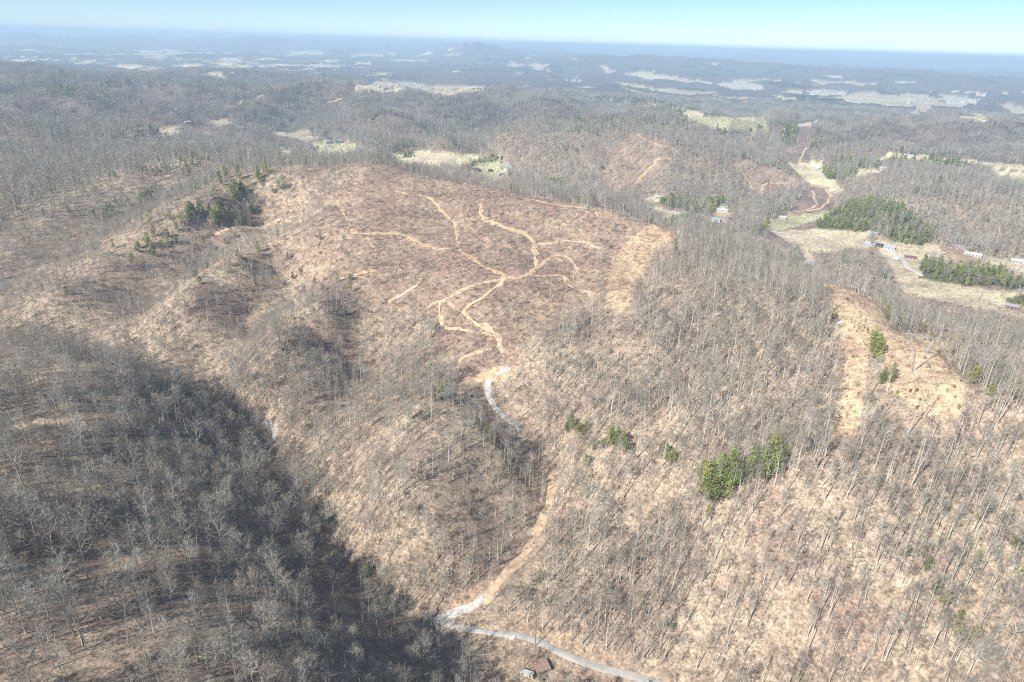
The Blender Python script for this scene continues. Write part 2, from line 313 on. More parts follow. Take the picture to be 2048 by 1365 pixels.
def blocks(x, y, zt):                              # would a tree top here stand before open ground the photo shows clear?
    d = np.hypot(x, y); u, v = project(np.stack([x, y, zt], 1)); r = np.zeros(len(x), bool)
    for kind, poly, d0, d1 in _cov:
        if kind in (DIRT, FIELD, GREEN, BRUSH, TOWN): r |= inpoly(u, v, poly) & (d < d1)
    for poly, d1 in OPEN: r |= inpoly(u, v, poly) & (d < d1)
    return r
OPEN = [([(970,745),(1000,735),(1030,735),(1030,750),(990,755),(985,800),(1010,830),(1035,850),(1025,858),(990,830),(972,800)], 600), ([(525,840),(555,855),(555,885),(535,925),(520,925),(522,895)], 600),
        ([(900,1245),(1000,1260),(1050,1266),(1130,1300),(1240,1338),(1330,1365),(1320,1380),(1230,1352),(1120,1315),(1040,1280),(940,1268)], 330), ([(880,1232),(950,1198),(1000,1148),(1048,1085),(1070,1090),(1022,1150),(968,1212),(890,1245)], 400)]
GK = cover(GX, GY, GZ)
dG = np.hypot(GX, GY)
# woods too far to plant tree by tree stand as a rough canopy above the fields
can = sstep(3300, 4300, dG) * np.isin(GK, (WOOD, PINE)) * (11 + 9 * vnoise(GX / 23, GY / 23, 71) + 8 * vnoise(GX / 60, GY / 60, 72))
GZC = GZ + can

COL = {WOOD: (.322, .252, .188), CUT: (.315, .232, .172), DIRT: (.455, .338, .225), FIELD: (.50, .43, .30), GREEN: (.37, .355, .215), BRUSH: (.22, .165, .14), PINE: (.12, .13, .06), TOWN: (.48, .43, .35), THIN: (.35, .268, .195)}
lut = np.array([COL[k] for k in range(9)])
gc = lut[GK]
far_shade = sstep(900, 2600, dG)[:, None] * (GK == WOOD)[:, None]  # far wooded ground painted darker, standing in for shade among unresolved twigs
gc = gc * (1 - far_shade) + np.array([.125, .106, .094]) * far_shade
nn = fbm(GX / 900, GY / 900, 51, 3)
fld = (GK == FIELD) & (dG > 1200)
gc[fld] = gc[fld] * (1 + .35 * nn[fld, None]) + np.array([0, .02, -.01]) * (nn[fld, None] > .1)
grn = (dG > 3300) & (GK == WOOD) & (fbm(GX / 420, GY / 300, 93, 3) > .36)
gc[grn] = (.05, .065, .04)

# ------------------------------------------------------------------ materials
def mat(name, col, rough=0.9, var=0.0, noise=None, rnd=0.0, hue=0.0, spec=0.15):
    m = bpy.data.materials.new(name); m.use_nodes = True
    t = m.node_tree; b = t.nodes['Principled BSDF']
    b.inputs['Roughness'].default_value = rough; b.inputs['Specular IOR Level'].default_value = spec
    rgb = t.nodes.new('ShaderNodeRGB'); rgb.outputs[0].default_value = (*col, 1); out = rgb.outputs[0]
    if noise:
        n = t.nodes.new('ShaderNodeTexNoise'); n.inputs['Scale'].default_value = noise; n.inputs['Detail'].default_value = 4
        g = t.nodes.new('ShaderNodeNewGeometry'); t.links.new(g.outputs['Position'], n.inputs['Vector'])
        mr = t.nodes.new('ShaderNodeMapRange'); mr.inputs['From Min'].default_value = .3; mr.inputs['From Max'].default_value = .7
        mr.inputs['To Min'].default_value = 1 - var; mr.inputs['To Max'].default_value = 1 + var
        t.links.new(n.outputs['Fac'], mr.inputs['Value'])
        mx = t.nodes.new('ShaderNodeVectorMath'); mx.operation = 'SCALE'
        t.links.new(out, mx.inputs[0]); t.links.new(mr.outputs[0], mx.inputs['Scale']); out = mx.outputs[0]
    if rnd or hue:
        oi = t.nodes.new('ShaderNodeObjectInfo'); hs = t.nodes.new('ShaderNodeHueSaturation')
        mr = t.nodes.new('ShaderNodeMapRange'); mr.inputs['To Min'].default_value = 1 - rnd; mr.inputs['To Max'].default_value = 1 + rnd
        t.links.new(oi.outputs['Random'], mr.inputs['Value']); t.links.new(mr.outputs[0], hs.inputs['Value'])
        m2 = t.nodes.new('ShaderNodeMath'); m2.operation = 'MULTIPLY'; m2.inputs[1].default_value = 7.31
        m3 = t.nodes.new('ShaderNodeMath'); m3.operation = 'FRACT'
        mh = t.nodes.new('ShaderNodeMapRange'); mh.inputs['To Min'].default_value = .5 - hue; mh.inputs['To Max'].default_value = .5 + hue
        t.links.new(oi.outputs['Random'], m2.inputs[0]); t.links.new(m2.outputs[0], m3.inputs[0]); t.links.new(m3.outputs[0], mh.inputs['Value'])
        t.links.new(mh.outputs[0], hs.inputs['Hue']); t.links.new(out, hs.inputs['Color']); out = hs.outputs['Color']
    t.links.new(out, b.inputs['Base Color'])
    return m
gm = bpy.data.materials.new('ground_cover'); gm.use_nodes = True
t = gm.node_tree; b = t.nodes['Principled BSDF']; b.inputs['Roughness'].default_value = .95; b.inputs['Specular IOR Level'].default_value = .05
at = t.nodes.new('ShaderNodeAttribute'); at.attribute_name = 'cover_colour'
geo = t.nodes.new('ShaderNodeNewGeometry'); out = at.outputs['Color']
for scale, lo, hi, det in ((0.8, .50, 1.5, 3), (0.22, .58, 1.42, 5), (0.03, .74, 1.22, 5), (0.0022, .85, 1.15, 3)):
    n = t.nodes.new('ShaderNodeTexNoise'); n.inputs['Scale'].default_value = scale; n.inputs['Detail'].default_value = det; n.inputs['Roughness'].default_value = .6
    t.links.new(geo.outputs['Position'], n.inputs['Vector'])
    mr = t.nodes.new('ShaderNodeMapRange'); mr.inputs['From Min'].default_value = .3; mr.inputs['From Max'].default_value = .7
    mr.inputs['To Min'].default_value = lo; mr.inputs['To Max'].default_value = hi
    t.links.new(n.outputs['Fac'], mr.inputs['Value'])
    mx = t.nodes.new('ShaderNodeVectorMath'); mx.operation = 'SCALE'
    t.links.new(out, mx.inputs[0]); t.links.new(mr.outputs[0], mx.inputs['Scale']); out = mx.outputs[0]
n = t.nodes.new('ShaderNodeTexNoise'); n.inputs['Scale'].default_value = .03; n.inputs['Detail'].default_value = 5
t.links.new(geo.outputs['Position'], n.inputs['Vector'])
hs = t.nodes.new('ShaderNodeHueSaturation'); mr = t.nodes.new('ShaderNodeMapRange')
mr.inputs['From Min'].default_value = .3; mr.inputs['From Max'].default_value = .7; mr.inputs['To Min'].default_value = .485; mr.inputs['To Max'].default_value = .512
t.links.new(n.outputs['Fac'], mr.inputs['Value']); t.links.new(mr.outputs[0], hs.inputs['Hue']); t.links.new(out, hs.inputs['Color'])
t.links.new(hs.outputs['Color'], b.inputs['Base Color'])
M = dict(
    bark=mat('bark_grey', (.35, .33, .28), rnd=.35, hue=.012), twig=mat('twigs_grey', (.335, .315, .27), rnd=.38, hue=.018),
    bark_pale=mat('bark_pale', (.52, .495, .43), rnd=.25, hue=.01), twig_brown=mat('twigs_brown', (.30, .262, .218), rnd=.3, hue=.02),
    twig_dark=mat('twigs_red_brown', (.26, .20, .16), rnd=.3, hue=.015),
    pbark=mat('pine_bark', (.16, .115, .085), rnd=.2), needle=mat('pine_needles', (.20, .225, .07), rnd=.42, hue=.035, spec=.25),
    dirt=mat('dirt_track', (.54, .40, .265), var=.38, noise=.30), clay=mat('orange_clay', (.54, .38, .235), var=.38, noise=.30),
    gravel=mat('gravel', (.50, .475, .44), var=.2, noise=.8), asphalt=mat('worn_asphalt', (.36, .345, .32), var=.15, noise=.3),
    water=mat('river_water', (.03, .075, .085), rough=.12, spec=.5), log=mat('weathered_log', (.42, .36, .29), rnd=.3),
    metal=mat('galvanised_steel', (.46, .47, .47), rough=.5, spec=.4, var=.06, noise=.4), wood=mat('pole_wood', (.17, .12, .09), var=.15, noise=2.0), wire=mat('conductor', (.55, .55, .54), rough=.5, var=.05, noise=1.0),
    white=mat('white_siding', (.46, .46, .44), var=.06, noise=.5), grey=mat('grey_siding', (.42, .42, .42), var=.06, noise=.5), brown=mat('brown_siding', (.22, .15, .11), var=.1, noise=.5),
    pink=mat('rose_brick', (.48, .34, .30), var=.1, noise=.8), redp=mat('red_siding', (.23, .10, .085), var=.1, noise=.5),
    rwhite=mat('white_metal_roof', (.48, .485, .49), rough=.5, var=.05, noise=.4), rgrey=mat('grey_shingle_roof', (.30, .30, .31), var=.1, noise=.8), rdark=mat('dark_roof', (.06, .065, .08), var=.15, noise=.8),
    rblue=mat('blue_metal_roof', (.34, .42, .47), rough=.5, var=.06, noise=.4), rgreen=mat('green_metal_roof', (.13, .22, .175), rough=.5, var=.08, noise=.4), rred=mat('maroon_roof', (.20, .085, .09), var=.1, noise=.5),
    dark=mat('dark_opening', (.02, .02, .022), var=.1, noise=1.0), glass=mat('window_glass', (.04, .05, .06), rough=.15, spec=.5, var=.1, noise=1.0), rubber=mat('tyre', (.03, .03, .03), var=.1, noise=3.0),
    concrete=mat('pale_concrete', (.62, .60, .57), var=.12, noise=1.5), tarp=mat('green_tarp', (.30, .50, .36), rough=.6, var=.1, noise=1.0), blue=mat('blue_plastic', (.10, .20, .46), rough=.5, var=.1, noise=1.0),
    rust=mat('rusty_roof', (.30, .20, .165), var=.25, noise=1.2), carpaint=mat('white_car_paint', (.75, .76, .76), rough=.3, spec=.5, var=.03, noise=1.0))

# ------------------------------------------------------------------ object helpers
def link(name, me, material=None, parent=None, loc=None, rotz=0.0):
    o = bpy.data.objects.new(name, me); C.objects.link(o)
    if material is not None and me is not None and len(me.materials) == 0: me.materials.append(material)
    if parent is not None: o.parent = parent
    if loc is not None: o.location = loc
    if rotz: o.rotation_euler = (0, 0, rotz)
    return o
def tag(o, label, cat, group=None):
    o['label'] = label; o['category'] = cat
    if group: o['group'] = group
    return o
def thing(name, label, cat, loc, rotz=0.0, group=None):
    return tag(link(name, None, loc=loc, rotz=rotz), label, cat, group)
class MB:
    def __init__(s): s.v = []; s.f = []; s.m = []
    def add(s, v, f, mi=0):
        b0 = len(s.v); s.v += [tuple(p) for p in v]; s.f += [tuple(i + b0 for i in q) for q in f]; s.m += [mi] * len(f)
    def tube(s, pts, rad, n=5, mi=0, cap=True):
        pts = [Vector(p) for p in pts]; rings = []
        for i, p in enumerate(pts):
            d = (pts[min(i + 1, len(pts) - 1)] - pts[max(i - 1, 0)]).normalized()
            a = d.orthogonal().normalized(); c = d.cross(a)
            rings.append([p + (a * math.cos(2 * math.pi * k / n) + c * math.sin(2 * math.pi * k / n)) * rad[i] for k in range(n)])
        v = [q for r in rings for q in r]
        f = [(i * n + k, i * n + (k + 1) % n, (i + 1) * n + (k + 1) % n, (i + 1) * n + k) for i in range(len(pts) - 1) for k in range(n)]
        if cap: f += [tuple(range(n))[::-1], tuple(range((len(pts) - 1) * n, len(pts) * n))]
        s.add(v, f, mi)
    def blade(s, p, q, w, mi=0, side=None):
        p = Vector(p); q = Vector(q); d = q - p
        a = side if side is not None else Vector((random.uniform(-1, 1), random.uniform(-1, 1), random.uniform(-1, 1)))
        a = d.cross(a)
        if a.length < 1e-6: a = d.orthogonal()
        a = a.normalized() * w * .5
        s.add([p - a, p + a, q], [(0, 1, 2)], mi)
    def box(s, x0, x1, y0, y1, z0, z1, mi=0):
        v = [(x, y, z) for z in (z0, z1) for y in (y0, y1) for x in (x0, x1)]
        s.add(v, [(0, 2, 3, 1), (4, 5, 7, 6), (0, 1, 5, 4), (2, 6, 7, 3), (0, 4, 6, 2), (1, 3, 7, 5)], mi)
    def mesh(s, name, mats):
        me = bpy.data.meshes.new(name); me.from_pydata(s.v, [], s.f)
        for m in mats: me.materials.append(m)
        if len(mats) > 1: me.polygons.foreach_set('material_index', s.m)
        return me
def npmesh(name, V, F, smooth=False):
    V = np.ascontiguousarray(V, np.float32); F = np.ascontiguousarray(F, np.int32)
    me = bpy.data.meshes.new(name); k = F.shape[1]
    me.vertices.add(len(V)); me.vertices.foreach_set('co', V.ravel())
    me.loops.add(F.size); me.loops.foreach_set('vertex_index', F.ravel())
    me.polygons.add(len(F)); me.polygons.foreach_set('loop_start', np.arange(0, F.size, k, dtype=np.int32))
    if smooth: me.polygons.foreach_set('use_smooth', np.ones(len(F), bool))
    me.update(calc_edges=True); return me

# ------------------------------------------------------------------ ground object
i, j = np.meshgrid(np.arange(NA - 1), np.arange(NR - 1), indexing='ij')
a = (i * NR + j).ravel()
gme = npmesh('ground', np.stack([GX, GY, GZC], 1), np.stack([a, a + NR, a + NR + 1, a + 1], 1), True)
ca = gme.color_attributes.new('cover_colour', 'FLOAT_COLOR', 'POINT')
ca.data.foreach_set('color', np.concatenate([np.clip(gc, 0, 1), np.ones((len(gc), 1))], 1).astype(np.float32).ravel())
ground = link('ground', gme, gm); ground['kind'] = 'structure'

# ------------------------------------------------------------------ roads, tracks and water
TRACKW = []                                       # sampled centre lines, so that no tree stands on them
def spline(P, step):
    P = np.array(P); Q = np.vstack([2 * P[0] - P[1], P, 2 * P[-1] - P[-2]]); o = []
    for k in range(1, len(Q) - 2):
        n = max(2, int(np.linalg.norm(Q[k + 1] - Q[k]) / step))
        for s in np.arange(n) / n:
            o.append(.5 * (2 * Q[k] + (Q[k + 1] - Q[k - 1]) * s + (2 * Q[k - 1] - 5 * Q[k] + 4 * Q[k + 1] - Q[k + 2]) * s * s + (3 * Q[k] - Q[k - 1] - 3 * Q[k + 1] + Q[k + 2]) * s ** 3))
    o.append(P[-1]); return np.array(o)
def strip(name, pix, width, material, lift=.18, ragged=.35, clear=1.0, step=None):
    P = [hit(*p)[:2] for p in pix]
    dm = np.mean([np.hypot(*p) for p in P]); step = step or max(2.5, dm / 220)
    S = spline(P, step); T = np.gradient(S, axis=0); T /= np.linalg.norm(T, axis=1)[:, None] + 1e-9
    Nn = np.stack([-T[:, 1], T[:, 0]], 1); V = []; n = len(S); sd_ = len(TRACKW) + 3
    for q in (-1.0, -.55, 0, .55, 1.0):
        wv = width * .5 * (1 + ragged * (2 * fbm(S[:, 0] / 7 + 31 * (q > 0), S[:, 1] / 7, sd_, 2) if abs(q) == 1 else 0))
        X = S + Nn * (wv * q)[:, None] if abs(q) == 1 else S + Nn * width * .5 * q
        z = gz(X[:, 0], X[:, 1]) + (lift if abs(q) < 1 else lift * .15)
        V.append(np.column_stack([X, z]))
    zc = np.maximum.reduce([V[1][:, 2], V[2][:, 2], V[3][:, 2]])
    for k in (1, 2, 3): V[k][:, 2] = np.maximum(V[k][:, 2], zc - .35)
    F = [(k * n + m, (k + 1) * n + m, (k + 1) * n + m + 1, k * n + m + 1) for k in range(4) for m in range(n - 1)]
    V = np.vstack(V)
    o = link(name, npmesh(name, V, np.array(F)[:, ::-1], True), material); o['kind'] = 'structure'
    TRACKW.append((S, width * .5 * clear + (1.2 if dm < 900 else 2.0)))
    return o
def c4(*p): return [(600 + x / 2.73, 350 + y / 2.73) for x, y in p]
for k, (p, w) in enumerate([
    (c4((1105,975),(1080,900),(1050,860),(990,820),(940,790),(900,750),(930,715),(1000,670),(1060,620),(1110,570),(1125,550)), 6.5),
    (c4((1125,550),(1060,525),(1000,500),(940,460),(880,420),(830,405),(760,405),(700,390),(640,360),(570,330),(500,318),(420,320),(310,322),(280,280),(245,215),(200,165),(160,148)), 5.5),
    (c4((880,415),(860,360),(850,280),(820,240),(760,180),(700,125),(620,108),(520,90)), 4.6),
    (c4((1125,550),(1180,560),(1240,545),(1290,500),(1280,420),(1275,370),(1230,320),(1160,305),(1090,275),(1000,230),(985,160)), 6.0),
    (c4((1290,380),(1380,372),(1460,360),(1560,372),(1640,405)), 4.0),
    (c4((1240,545),(1320,490),(1400,440),(1480,460),(1520,515),(1600,520),(1640,530)), 4.6),
    (c4((1240,548),(1340,550),(1430,550),(1470,600),(1540,630),(1590,650),(1590,710)), 4.2),
    (c4((1120,560),(960,600),(850,650),(770,685),(710,720),(640,775)), 4.0),
    (c4((1060,880),(960,860),(850,845),(780,810),(765,690),(850,725)), 4.0),
    (c4((1050,950),(960,970),(880,1010),(850,1060)), 4.0),
    (c4((220,570),(280,550),(340,535),(430,525)), 3.2), (c4((640,600),(560,650),(480,690)), 3.0),
    ([(978,383),(1034,394),(1075,402),(1119,411),(1183,419),(1198,432)], 3.6),
    ([(430,470),(500,455),(560,440),(640,428)], 3.0),
    ([(1640,560),(1662,569),(1686,581),(1679,593),(1671,615),(1686,634),(1690,648),(1710,665),(1725,685),(1733,699)], 4.0),
    ([(1686,581),(1715,588),(1749,600)], 4.5),
    ([(1352,462),(1335,475),(1310,492),(1290,500)], 4.5),
    ([(8,1016),(75,997),(151,982),(211,971),(279,958)], 4.0), ([(75,1152),(181,1144),(242,1131),(302,1114)], 3.6),
    ([(0,755),(73,746),(132,741),(172,728)], 4.5), ([(0,858),(73,847),(176,838),(249,827),(304,821)], 4.0),
    ([(1274,268),(1295,281),(1317,290),(1340,295),(1355,306)], 7), ([(1340,318),(1311,319),(1311,326),(1299,339),(1282,353),(1272,368)], 8),
    ([(1487,348),(1497,363),(1511,380),(1521,385),(1541,400)], 6.5), ([(1521,385),(1528,370),(1550,367),(1584,368)], 6),
    ([(1650,377),(1661,393),(1650,409),(1635,419),(1611,422),(1588,425),(1573,430)], 6), ([(1626,382),(1629,397),(1633,409),(1623,416),(1611,422)], 5),
    ([(1598,329),(1606,312),(1613,297)], 7), ([(450,215),(480,209),(512,198),(527,192)], 9), ([(655,205),(690,197),(725,193)], 9)]):
    strip('dirt_track', p, w * (.66 if k < 17 else 1.1 if k < 21 else .75), M['clay'] if k in (1, 2, 22, 23) else M['dirt'], ragged=1.1, clear=2.2 if 17 <= k < 21 else 1.0)
strip('clay_bank', c4((1080,1060),(1040,1095),(930,1115),(890,1150),(880,1230)), 6, M['clay'])
strip('gravel_road', [(1021,738),(992,746),(979,757),(977,782),(983,804),(999,826),(1028,848),(1040,862)], 4.4, M['gravel'], lift=.3, ragged=.3)
strip('leafy_track', [(1104,950),(1100,1000),(1082,1045),(1062,1090),(1030,1130),(990,1180),(962,1204)], 4.4, M['dirt'], lift=.2, ragged=.5)
strip('gravel_road', [(970,1196),(950,1210),(925,1221),(900,1230),(876,1240)], 4.2, M['gravel'], lift=.3, ragged=.4)
strip('road', [(531,843),(549,858),(547,880),(529,897),(528,922)], 3.4, M['asphalt'], lift=.3, ragged=.1)
strip('road', [(850,1230),(872,1242),(905,1252),(945,1260),(1000,1268),(1045,1273),(1090,1290),(1130,1310),(1180,1330),(1240,1346),(1320,1370),(1450,1412)], 3.1, M['asphalt'], lift=.35, ragged=.08, clear=1.3)
for p, w in (([(1299,413),(1360,426),(1421,435),(1457,448)], 6), ([(1545,463),(1580,468),(1616,474),(1640,478)], 5), ([(1761,496),(1782,503),(1802,518),(1816,535),(1834,545),(1846,553)], 5), ([(1873,515),(1878,509),(1889,505)], 4), ([(1919,532),(1955,533),(1989,535),(2023,540),(2060,547)], 5)):
    strip('farm_road', p, w, M['gravel'], lift=.3, ragged=.15)
def pond(pix, z_off=1.0):
    P = np.array([hit(*p)[:2] for p in pix]); z = np.max([gz(p[0], p[1]) for p in P]) + z_off
    me = bpy.data.meshes.new('river'); me.from_pydata([(p[0], p[1], z) for p in P], [], [tuple(range(len(P)))])
    o = link('river', me, M['water']); o['kind'] = 'structure'
pond([(1127,155),(1142,160),(1150,154),(1145,149),(1127,151)], 3); pond([(1142,160),(1180,166),(1213,170),(1213,168),(1180,163),(1150,157)], 3)
pond([(1500,202),(1530,203),(1530,200),(1500,199)], 2); pond([(2000,252),(2014,255),(2060,256),(2060,250)], 2)
# ------------------------------------------------------------------ bare hardwoods
def bare_tree(seed, h, start, cr, limbs, subs, twigs, lean=0.03, tw=.055, lod=0, spread=.9):
    """trunk and crown as two MBs; the crown is limbs, branches and twigs, open to the light"""
    random.seed(seed); T, K = MB(), MB()
    r0_ = h * .0105 + .03; n = 6; pts = []; x = y = 0.0
    for k in range(n + 1):
        s = k / n; pts.append(Vector((x, y, h * .93 * s - (.6 if k == 0 else 0)))); x += random.gauss(0, lean * h / n); y += random.gauss(0, lean * h / n)
    T.tube(pts, [max(.02, r0_ * (1 - .93 * k / n) * (1.25 if k == 0 else 1)) for k in range(n + 1)], 5 if lod == 0 else 3)
    def on(s):
        q = min(max(s, 0), .999) * n; k = int(q); return pts[k].lerp(pts[k + 1], q - k)
    ga = random.uniform(0, 6.28)
    for i in range(limbs):
        s = start + (1 - start) * (i + random.random() * .7) / limbs; p = on(s); ga += 2.4 + random.uniform(-.4, .4)
        t_ = (s - start) / (1 - start); L = cr * (1.3 - .72 * t_) * random.uniform(.7, 1.15); el = .5 + .55 * t_ + random.uniform(-.2, .25)
        dv = Vector((math.cos(ga) * math.cos(el), math.sin(ga) * math.cos(el), math.sin(el)))
        m1 = p + dv * L * .5; e = m1 + (dv + Vector((0, 0, .45))).normalized() * L * .55
        rl = max(.025, r0_ * .42 * (1 - .6 * t_))
        if lod == 0: K.tube([p, m1, e], [rl, rl * .6, .015], 3, cap=False)
        else: K.blade(p, e, rl * 3.2)
        for j in range(subs):
            q = random.uniform(.25, 1.0); b0 = p.lerp(m1, q * 2) if q < .5 else m1.lerp(e, q * 2 - 1)
            v = (dv + Vector((random.gauss(0, spread), random.gauss(0, spread), random.gauss(.35, .45)))).normalized(); l2 = L * random.uniform(.3, .7)
            e2 = b0 + v * l2
            K.blade(b0, e2, tw * 2.0)
            for w in range(twigs):
                b1 = b0.lerp(e2, random.uniform(.2, 1.0)); v2 = (v + Vector((random.gauss(0, .7), random.gauss(0, .7), random.gauss(.3, .5)))).normalized()
                K.blade(b1, b1 + v2 * random.uniform(.9, 2.3) * (1 if lod == 0 else 1.3), tw)
    return T, K
NEAR = [  # seed, height, crown start, crown radius, limbs, subs, twigs, bark, twig
    (1, 23, .52, 4.2, 13, 6, 8, 'bark', 'twig'), (2, 20, .38, 5.4, 15, 6, 8, 'bark', 'twig'), (3, 25, .60, 2.6, 10, 5, 5, 'bark_pale', 'twig'),
    (4, 18, .32, 5.0, 15, 6, 8, 'bark', 'twig_brown'), (5, 21, .55, 2.7, 10, 5, 6, 'bark_pale', 'twig_brown'), (6, 15, .35, 2.8, 10, 5, 6, 'bark', 'twig'),
    (7, 24, .66, 2.3, 8, 5, 5, 'bark_pale', 'twig'), (8, 17, .45, 3.8, 12, 6, 8, 'bark', 'twig_brown'),
    (9, 11, .30, 1.7, 8, 4, 6, 'bark', 'twig'), (10, 13, .45, 1.5, 7, 4, 6, 'bark_pale', 'twig_brown'), (11, 26, .48, 5.6, 16, 6, 8, 'bark', 'twig'), (12, 19, .25, 4.2, 16, 5, 7, 'bark_pale', 'twig_brown')]
TALL, BROAD, SLIM = (0, 4, 7, 11), (1, 3, 0, 7, 10, 11, 8, 5), (2, 4, 6, 5, 8, 9, 9)
protos, near_parts = [], []
for k, q in enumerate(NEAR):
    T, K = bare_tree(*q[:7])
    near_parts.append((T.mesh('trunk', [M[q[7]]]), K.mesh('crown', [M[q[8]]])))
    B = MB(); B.add(T.v, T.f, 0); B.add(K.v, K.f, 1)
    protos.append(B.mesh('tree_near_%d' % k, [M[q[7]], M[q[8]]]))
mids = []
for k, q in enumerate(NEAR[:6]):
    T, K = bare_tree(q[0] + 50, q[1], q[2], q[3], 8, 4, 4, tw=.15, lod=1)
    B = MB(); B.add(T.v, T.f, 0); B.add(K.v, K.f, 1); mids.append(B.mesh('tree_mid_%d' % k, [M['bark_pale' if k in (2, 4) else 'bark'], M[q[8]]]))
fars = []
for k in range(4):
    B = MB()
    for c in range(6):
        q = NEAR[(k + c) % 6]; T, K = bare_tree(100 + k * 10 + c, q[1] * .92, q[2] * .8, q[3] * 1.1, 6, 3, 2, tw=.34, lod=1)
        ox, oy = random.uniform(-9, 9), random.uniform(-9, 9)
        for src, mi in ((T, 0), (K, 1)): B.add([(p[0] + ox, p[1] + oy, p[2] - 1.5) for p in src.v], src.f, mi)
    fars.append(B.mesh('tree_far_%d' % k, [M['bark'], M['twig_brown' if k % 2 else 'twig']]))
brush = []
for k in range(3):
    T, K = bare_tree(200 + k, 2.6 + k * .8, .05, 1.5 + .3 * k, 8, 4, 3, tw=.06, lod=1)
    B = MB(); B.add(T.v, T.f, 0); B.add(K.v, K.f, 0); brush.append(B.mesh('brush_%d' % k, [M['twig_dark' if k < 2 else 'twig']]))

# ------------------------------------------------------------------ pines
def pine(seed, h, r, n, leaf, trunk_n=5):
    random.seed(seed); T, K = MB(), MB()
    T.tube([(0, 0, -.5), (random.gauss(0, .15), random.gauss(0, .15), h * .5), (0, 0, h * .96)], [h * .016, h * .011, .03], trunk_n)
    lobes = []
    for k in range(13):
        s = .28 + .7 * k / 12; a = k * 2.4 + random.uniform(-.5, .5); rad = r * (1.05 - .85 * max(0, (s - .45) / .55) ** 1.3) * random.uniform(.45, .8) * (.6 if s < .4 else 1)
        lobes.append((Vector((math.cos(a) * rad, math.sin(a) * rad, h * s)), r * random.uniform(.36, .55) * (1.1 - .5 * max(0, s - .5))))
        T.tube([(0, 0, h * s - .3), tuple(lobes[-1][0])], [.06, .02], 3, cap=False)
    for i in range(n):
        c, lr = random.choice(lobes)
        v = Vector((random.gauss(0, 1), random.gauss(0, 1), random.gauss(0, .7))).normalized() * lr * random.uniform(.55, 1.1)
        p = c + v; nrm = (v.normalized() + Vector((random.gauss(0, .5), random.gauss(0, .5), random.gauss(.5, .5)))).normalized()
        a = nrm.orthogonal().normalized(); b_ = nrm.cross(a); th = random.uniform(0, 6.28); a, b_ = a * math.cos(th) + b_ * math.sin(th), b_ * math.cos(th) - a * math.sin(th)
        l = leaf * random.uniform(.6, 1.25)
        K.add([p - a * l * .5 - b_ * l * .22, p + a * l * .1 - b_ * l * .3, p + a * l * .6, p + b_ * l * .33], [(0, 1, 2, 3)])
    return T, K
pine_parts, pine_protos, pine_fars = [], [], []
for k, (h, r) in enumerate(((13, 3.4), (16, 3.6), (11, 3.2), (18, 3.2))):
    T, K = pine(300 + k, h, r, 520, .8)
    pine_parts.append((T.mesh('trunk', [M['pbark']]), K.mesh('crown', [M['needle']])))
    T, K = pine(320 + k, h, r * 1.1, 210, 1.6, 3)
    B = MB(); B.add(T.v, T.f, 0); B.add(K.v, K.f, 1); pine_protos.append(B.mesh('pine_far_%d' % k, [M['pbark'], M['needle']]))
juniper = []
for k in range(2):
    T, K = pine(340 + k, 2.4, 1.2, 90, .6, 3); B = MB(); B.add(T.v, T.f, 0); B.add(K.v, K.f, 1); juniper.append(B.mesh('juniper_%d' % k, [M['pbark'], M['needle']]))

# ------------------------------------------------------------------ scattering
def proto_coll(name, meshes):
    c = bpy.data.collections.new(name)
    for k, me in enumerate(meshes): c.objects.link(bpy.data.objects.new('%s_%02d' % (name, k), me))
    return c
def scatter(name, label, meshes, P, idx, rot, scl):
    me = npmesh(name, P, np.zeros((0, 3), np.int32)) if False else bpy.data.meshes.new(name)
    me.vertices.add(len(P)); me.vertices.foreach_set('co', np.ascontiguousarray(P, np.float32).ravel())
    for an, ty, key, val in (('pick', 'INT', 'value', idx.astype(np.int32)), ('turn', 'FLOAT_VECTOR', 'vector', rot.astype(np.float32)), ('size', 'FLOAT_VECTOR', 'vector', scl.astype(np.float32))):
        me.attributes.new(an, ty, 'POINT').data.foreach_set(key, np.ascontiguousarray(val).ravel())
    o = link(name, me); o['kind'] = 'stuff'; o['label'] = label
    ng = bpy.data.node_groups.new(name, 'GeometryNodeTree')
    ng.interface.new_socket('Geometry', in_out='INPUT', socket_type='NodeSocketGeometry'); ng.interface.new_socket('Geometry', in_out='OUTPUT', socket_type='NodeSocketGeometry')
    N = ng.nodes.new; L = ng.links.new
    gi, go = N('NodeGroupInput'), N('NodeGroupOutput'); ci = N('GeometryNodeCollectionInfo'); ip = N('GeometryNodeInstanceOnPoints')
    ci.inputs['Collection'].default_value = proto_coll(name + '_kinds', meshes); ci.inputs['Separate Children'].default_value = True
    def na(nm, ty):
        q = N('GeometryNodeInputNamedAttribute'); q.data_type = ty; q.inputs['Name'].default_value = nm; return q.outputs[0]
    er = N('FunctionNodeEulerToRotation'); L(na('turn', 'FLOAT_VECTOR'), er.inputs[0])
    L(gi.outputs[0], ip.inputs['Points']); L(ci.outputs[0], ip.inputs['Instance']); ip.inputs['Pick Instance'].default_value = True
    L(na('pick', 'INT'), ip.inputs['Instance Index']); L(er.outputs[0], ip.inputs['Rotation']); L(na('size', 'FLOAT_VECTOR'), ip.inputs['Scale'])
    L(ip.outputs[0], go.inputs[0])
    md = o.modifiers.new('plant', 'NODES'); md.node_group = ng
    return o
def jgrid(d0, d1, s, amax=52.0):
    w = d1 * math.sin(R(amax)); X, Y = np.meshgrid(np.arange(-w, w, s), np.arange(0, d1, s))
    X = X.ravel() + rng.uniform(-.48, .48, X.size) * s; Y = Y.ravel() + rng.uniform(-.48, .48, Y.size) * s
    d = np.hypot(X, Y); k = (d > d0) & (d < d1) & (np.abs(np.arctan2(X, Y)) < R(amax))
    return X[k], Y[k]
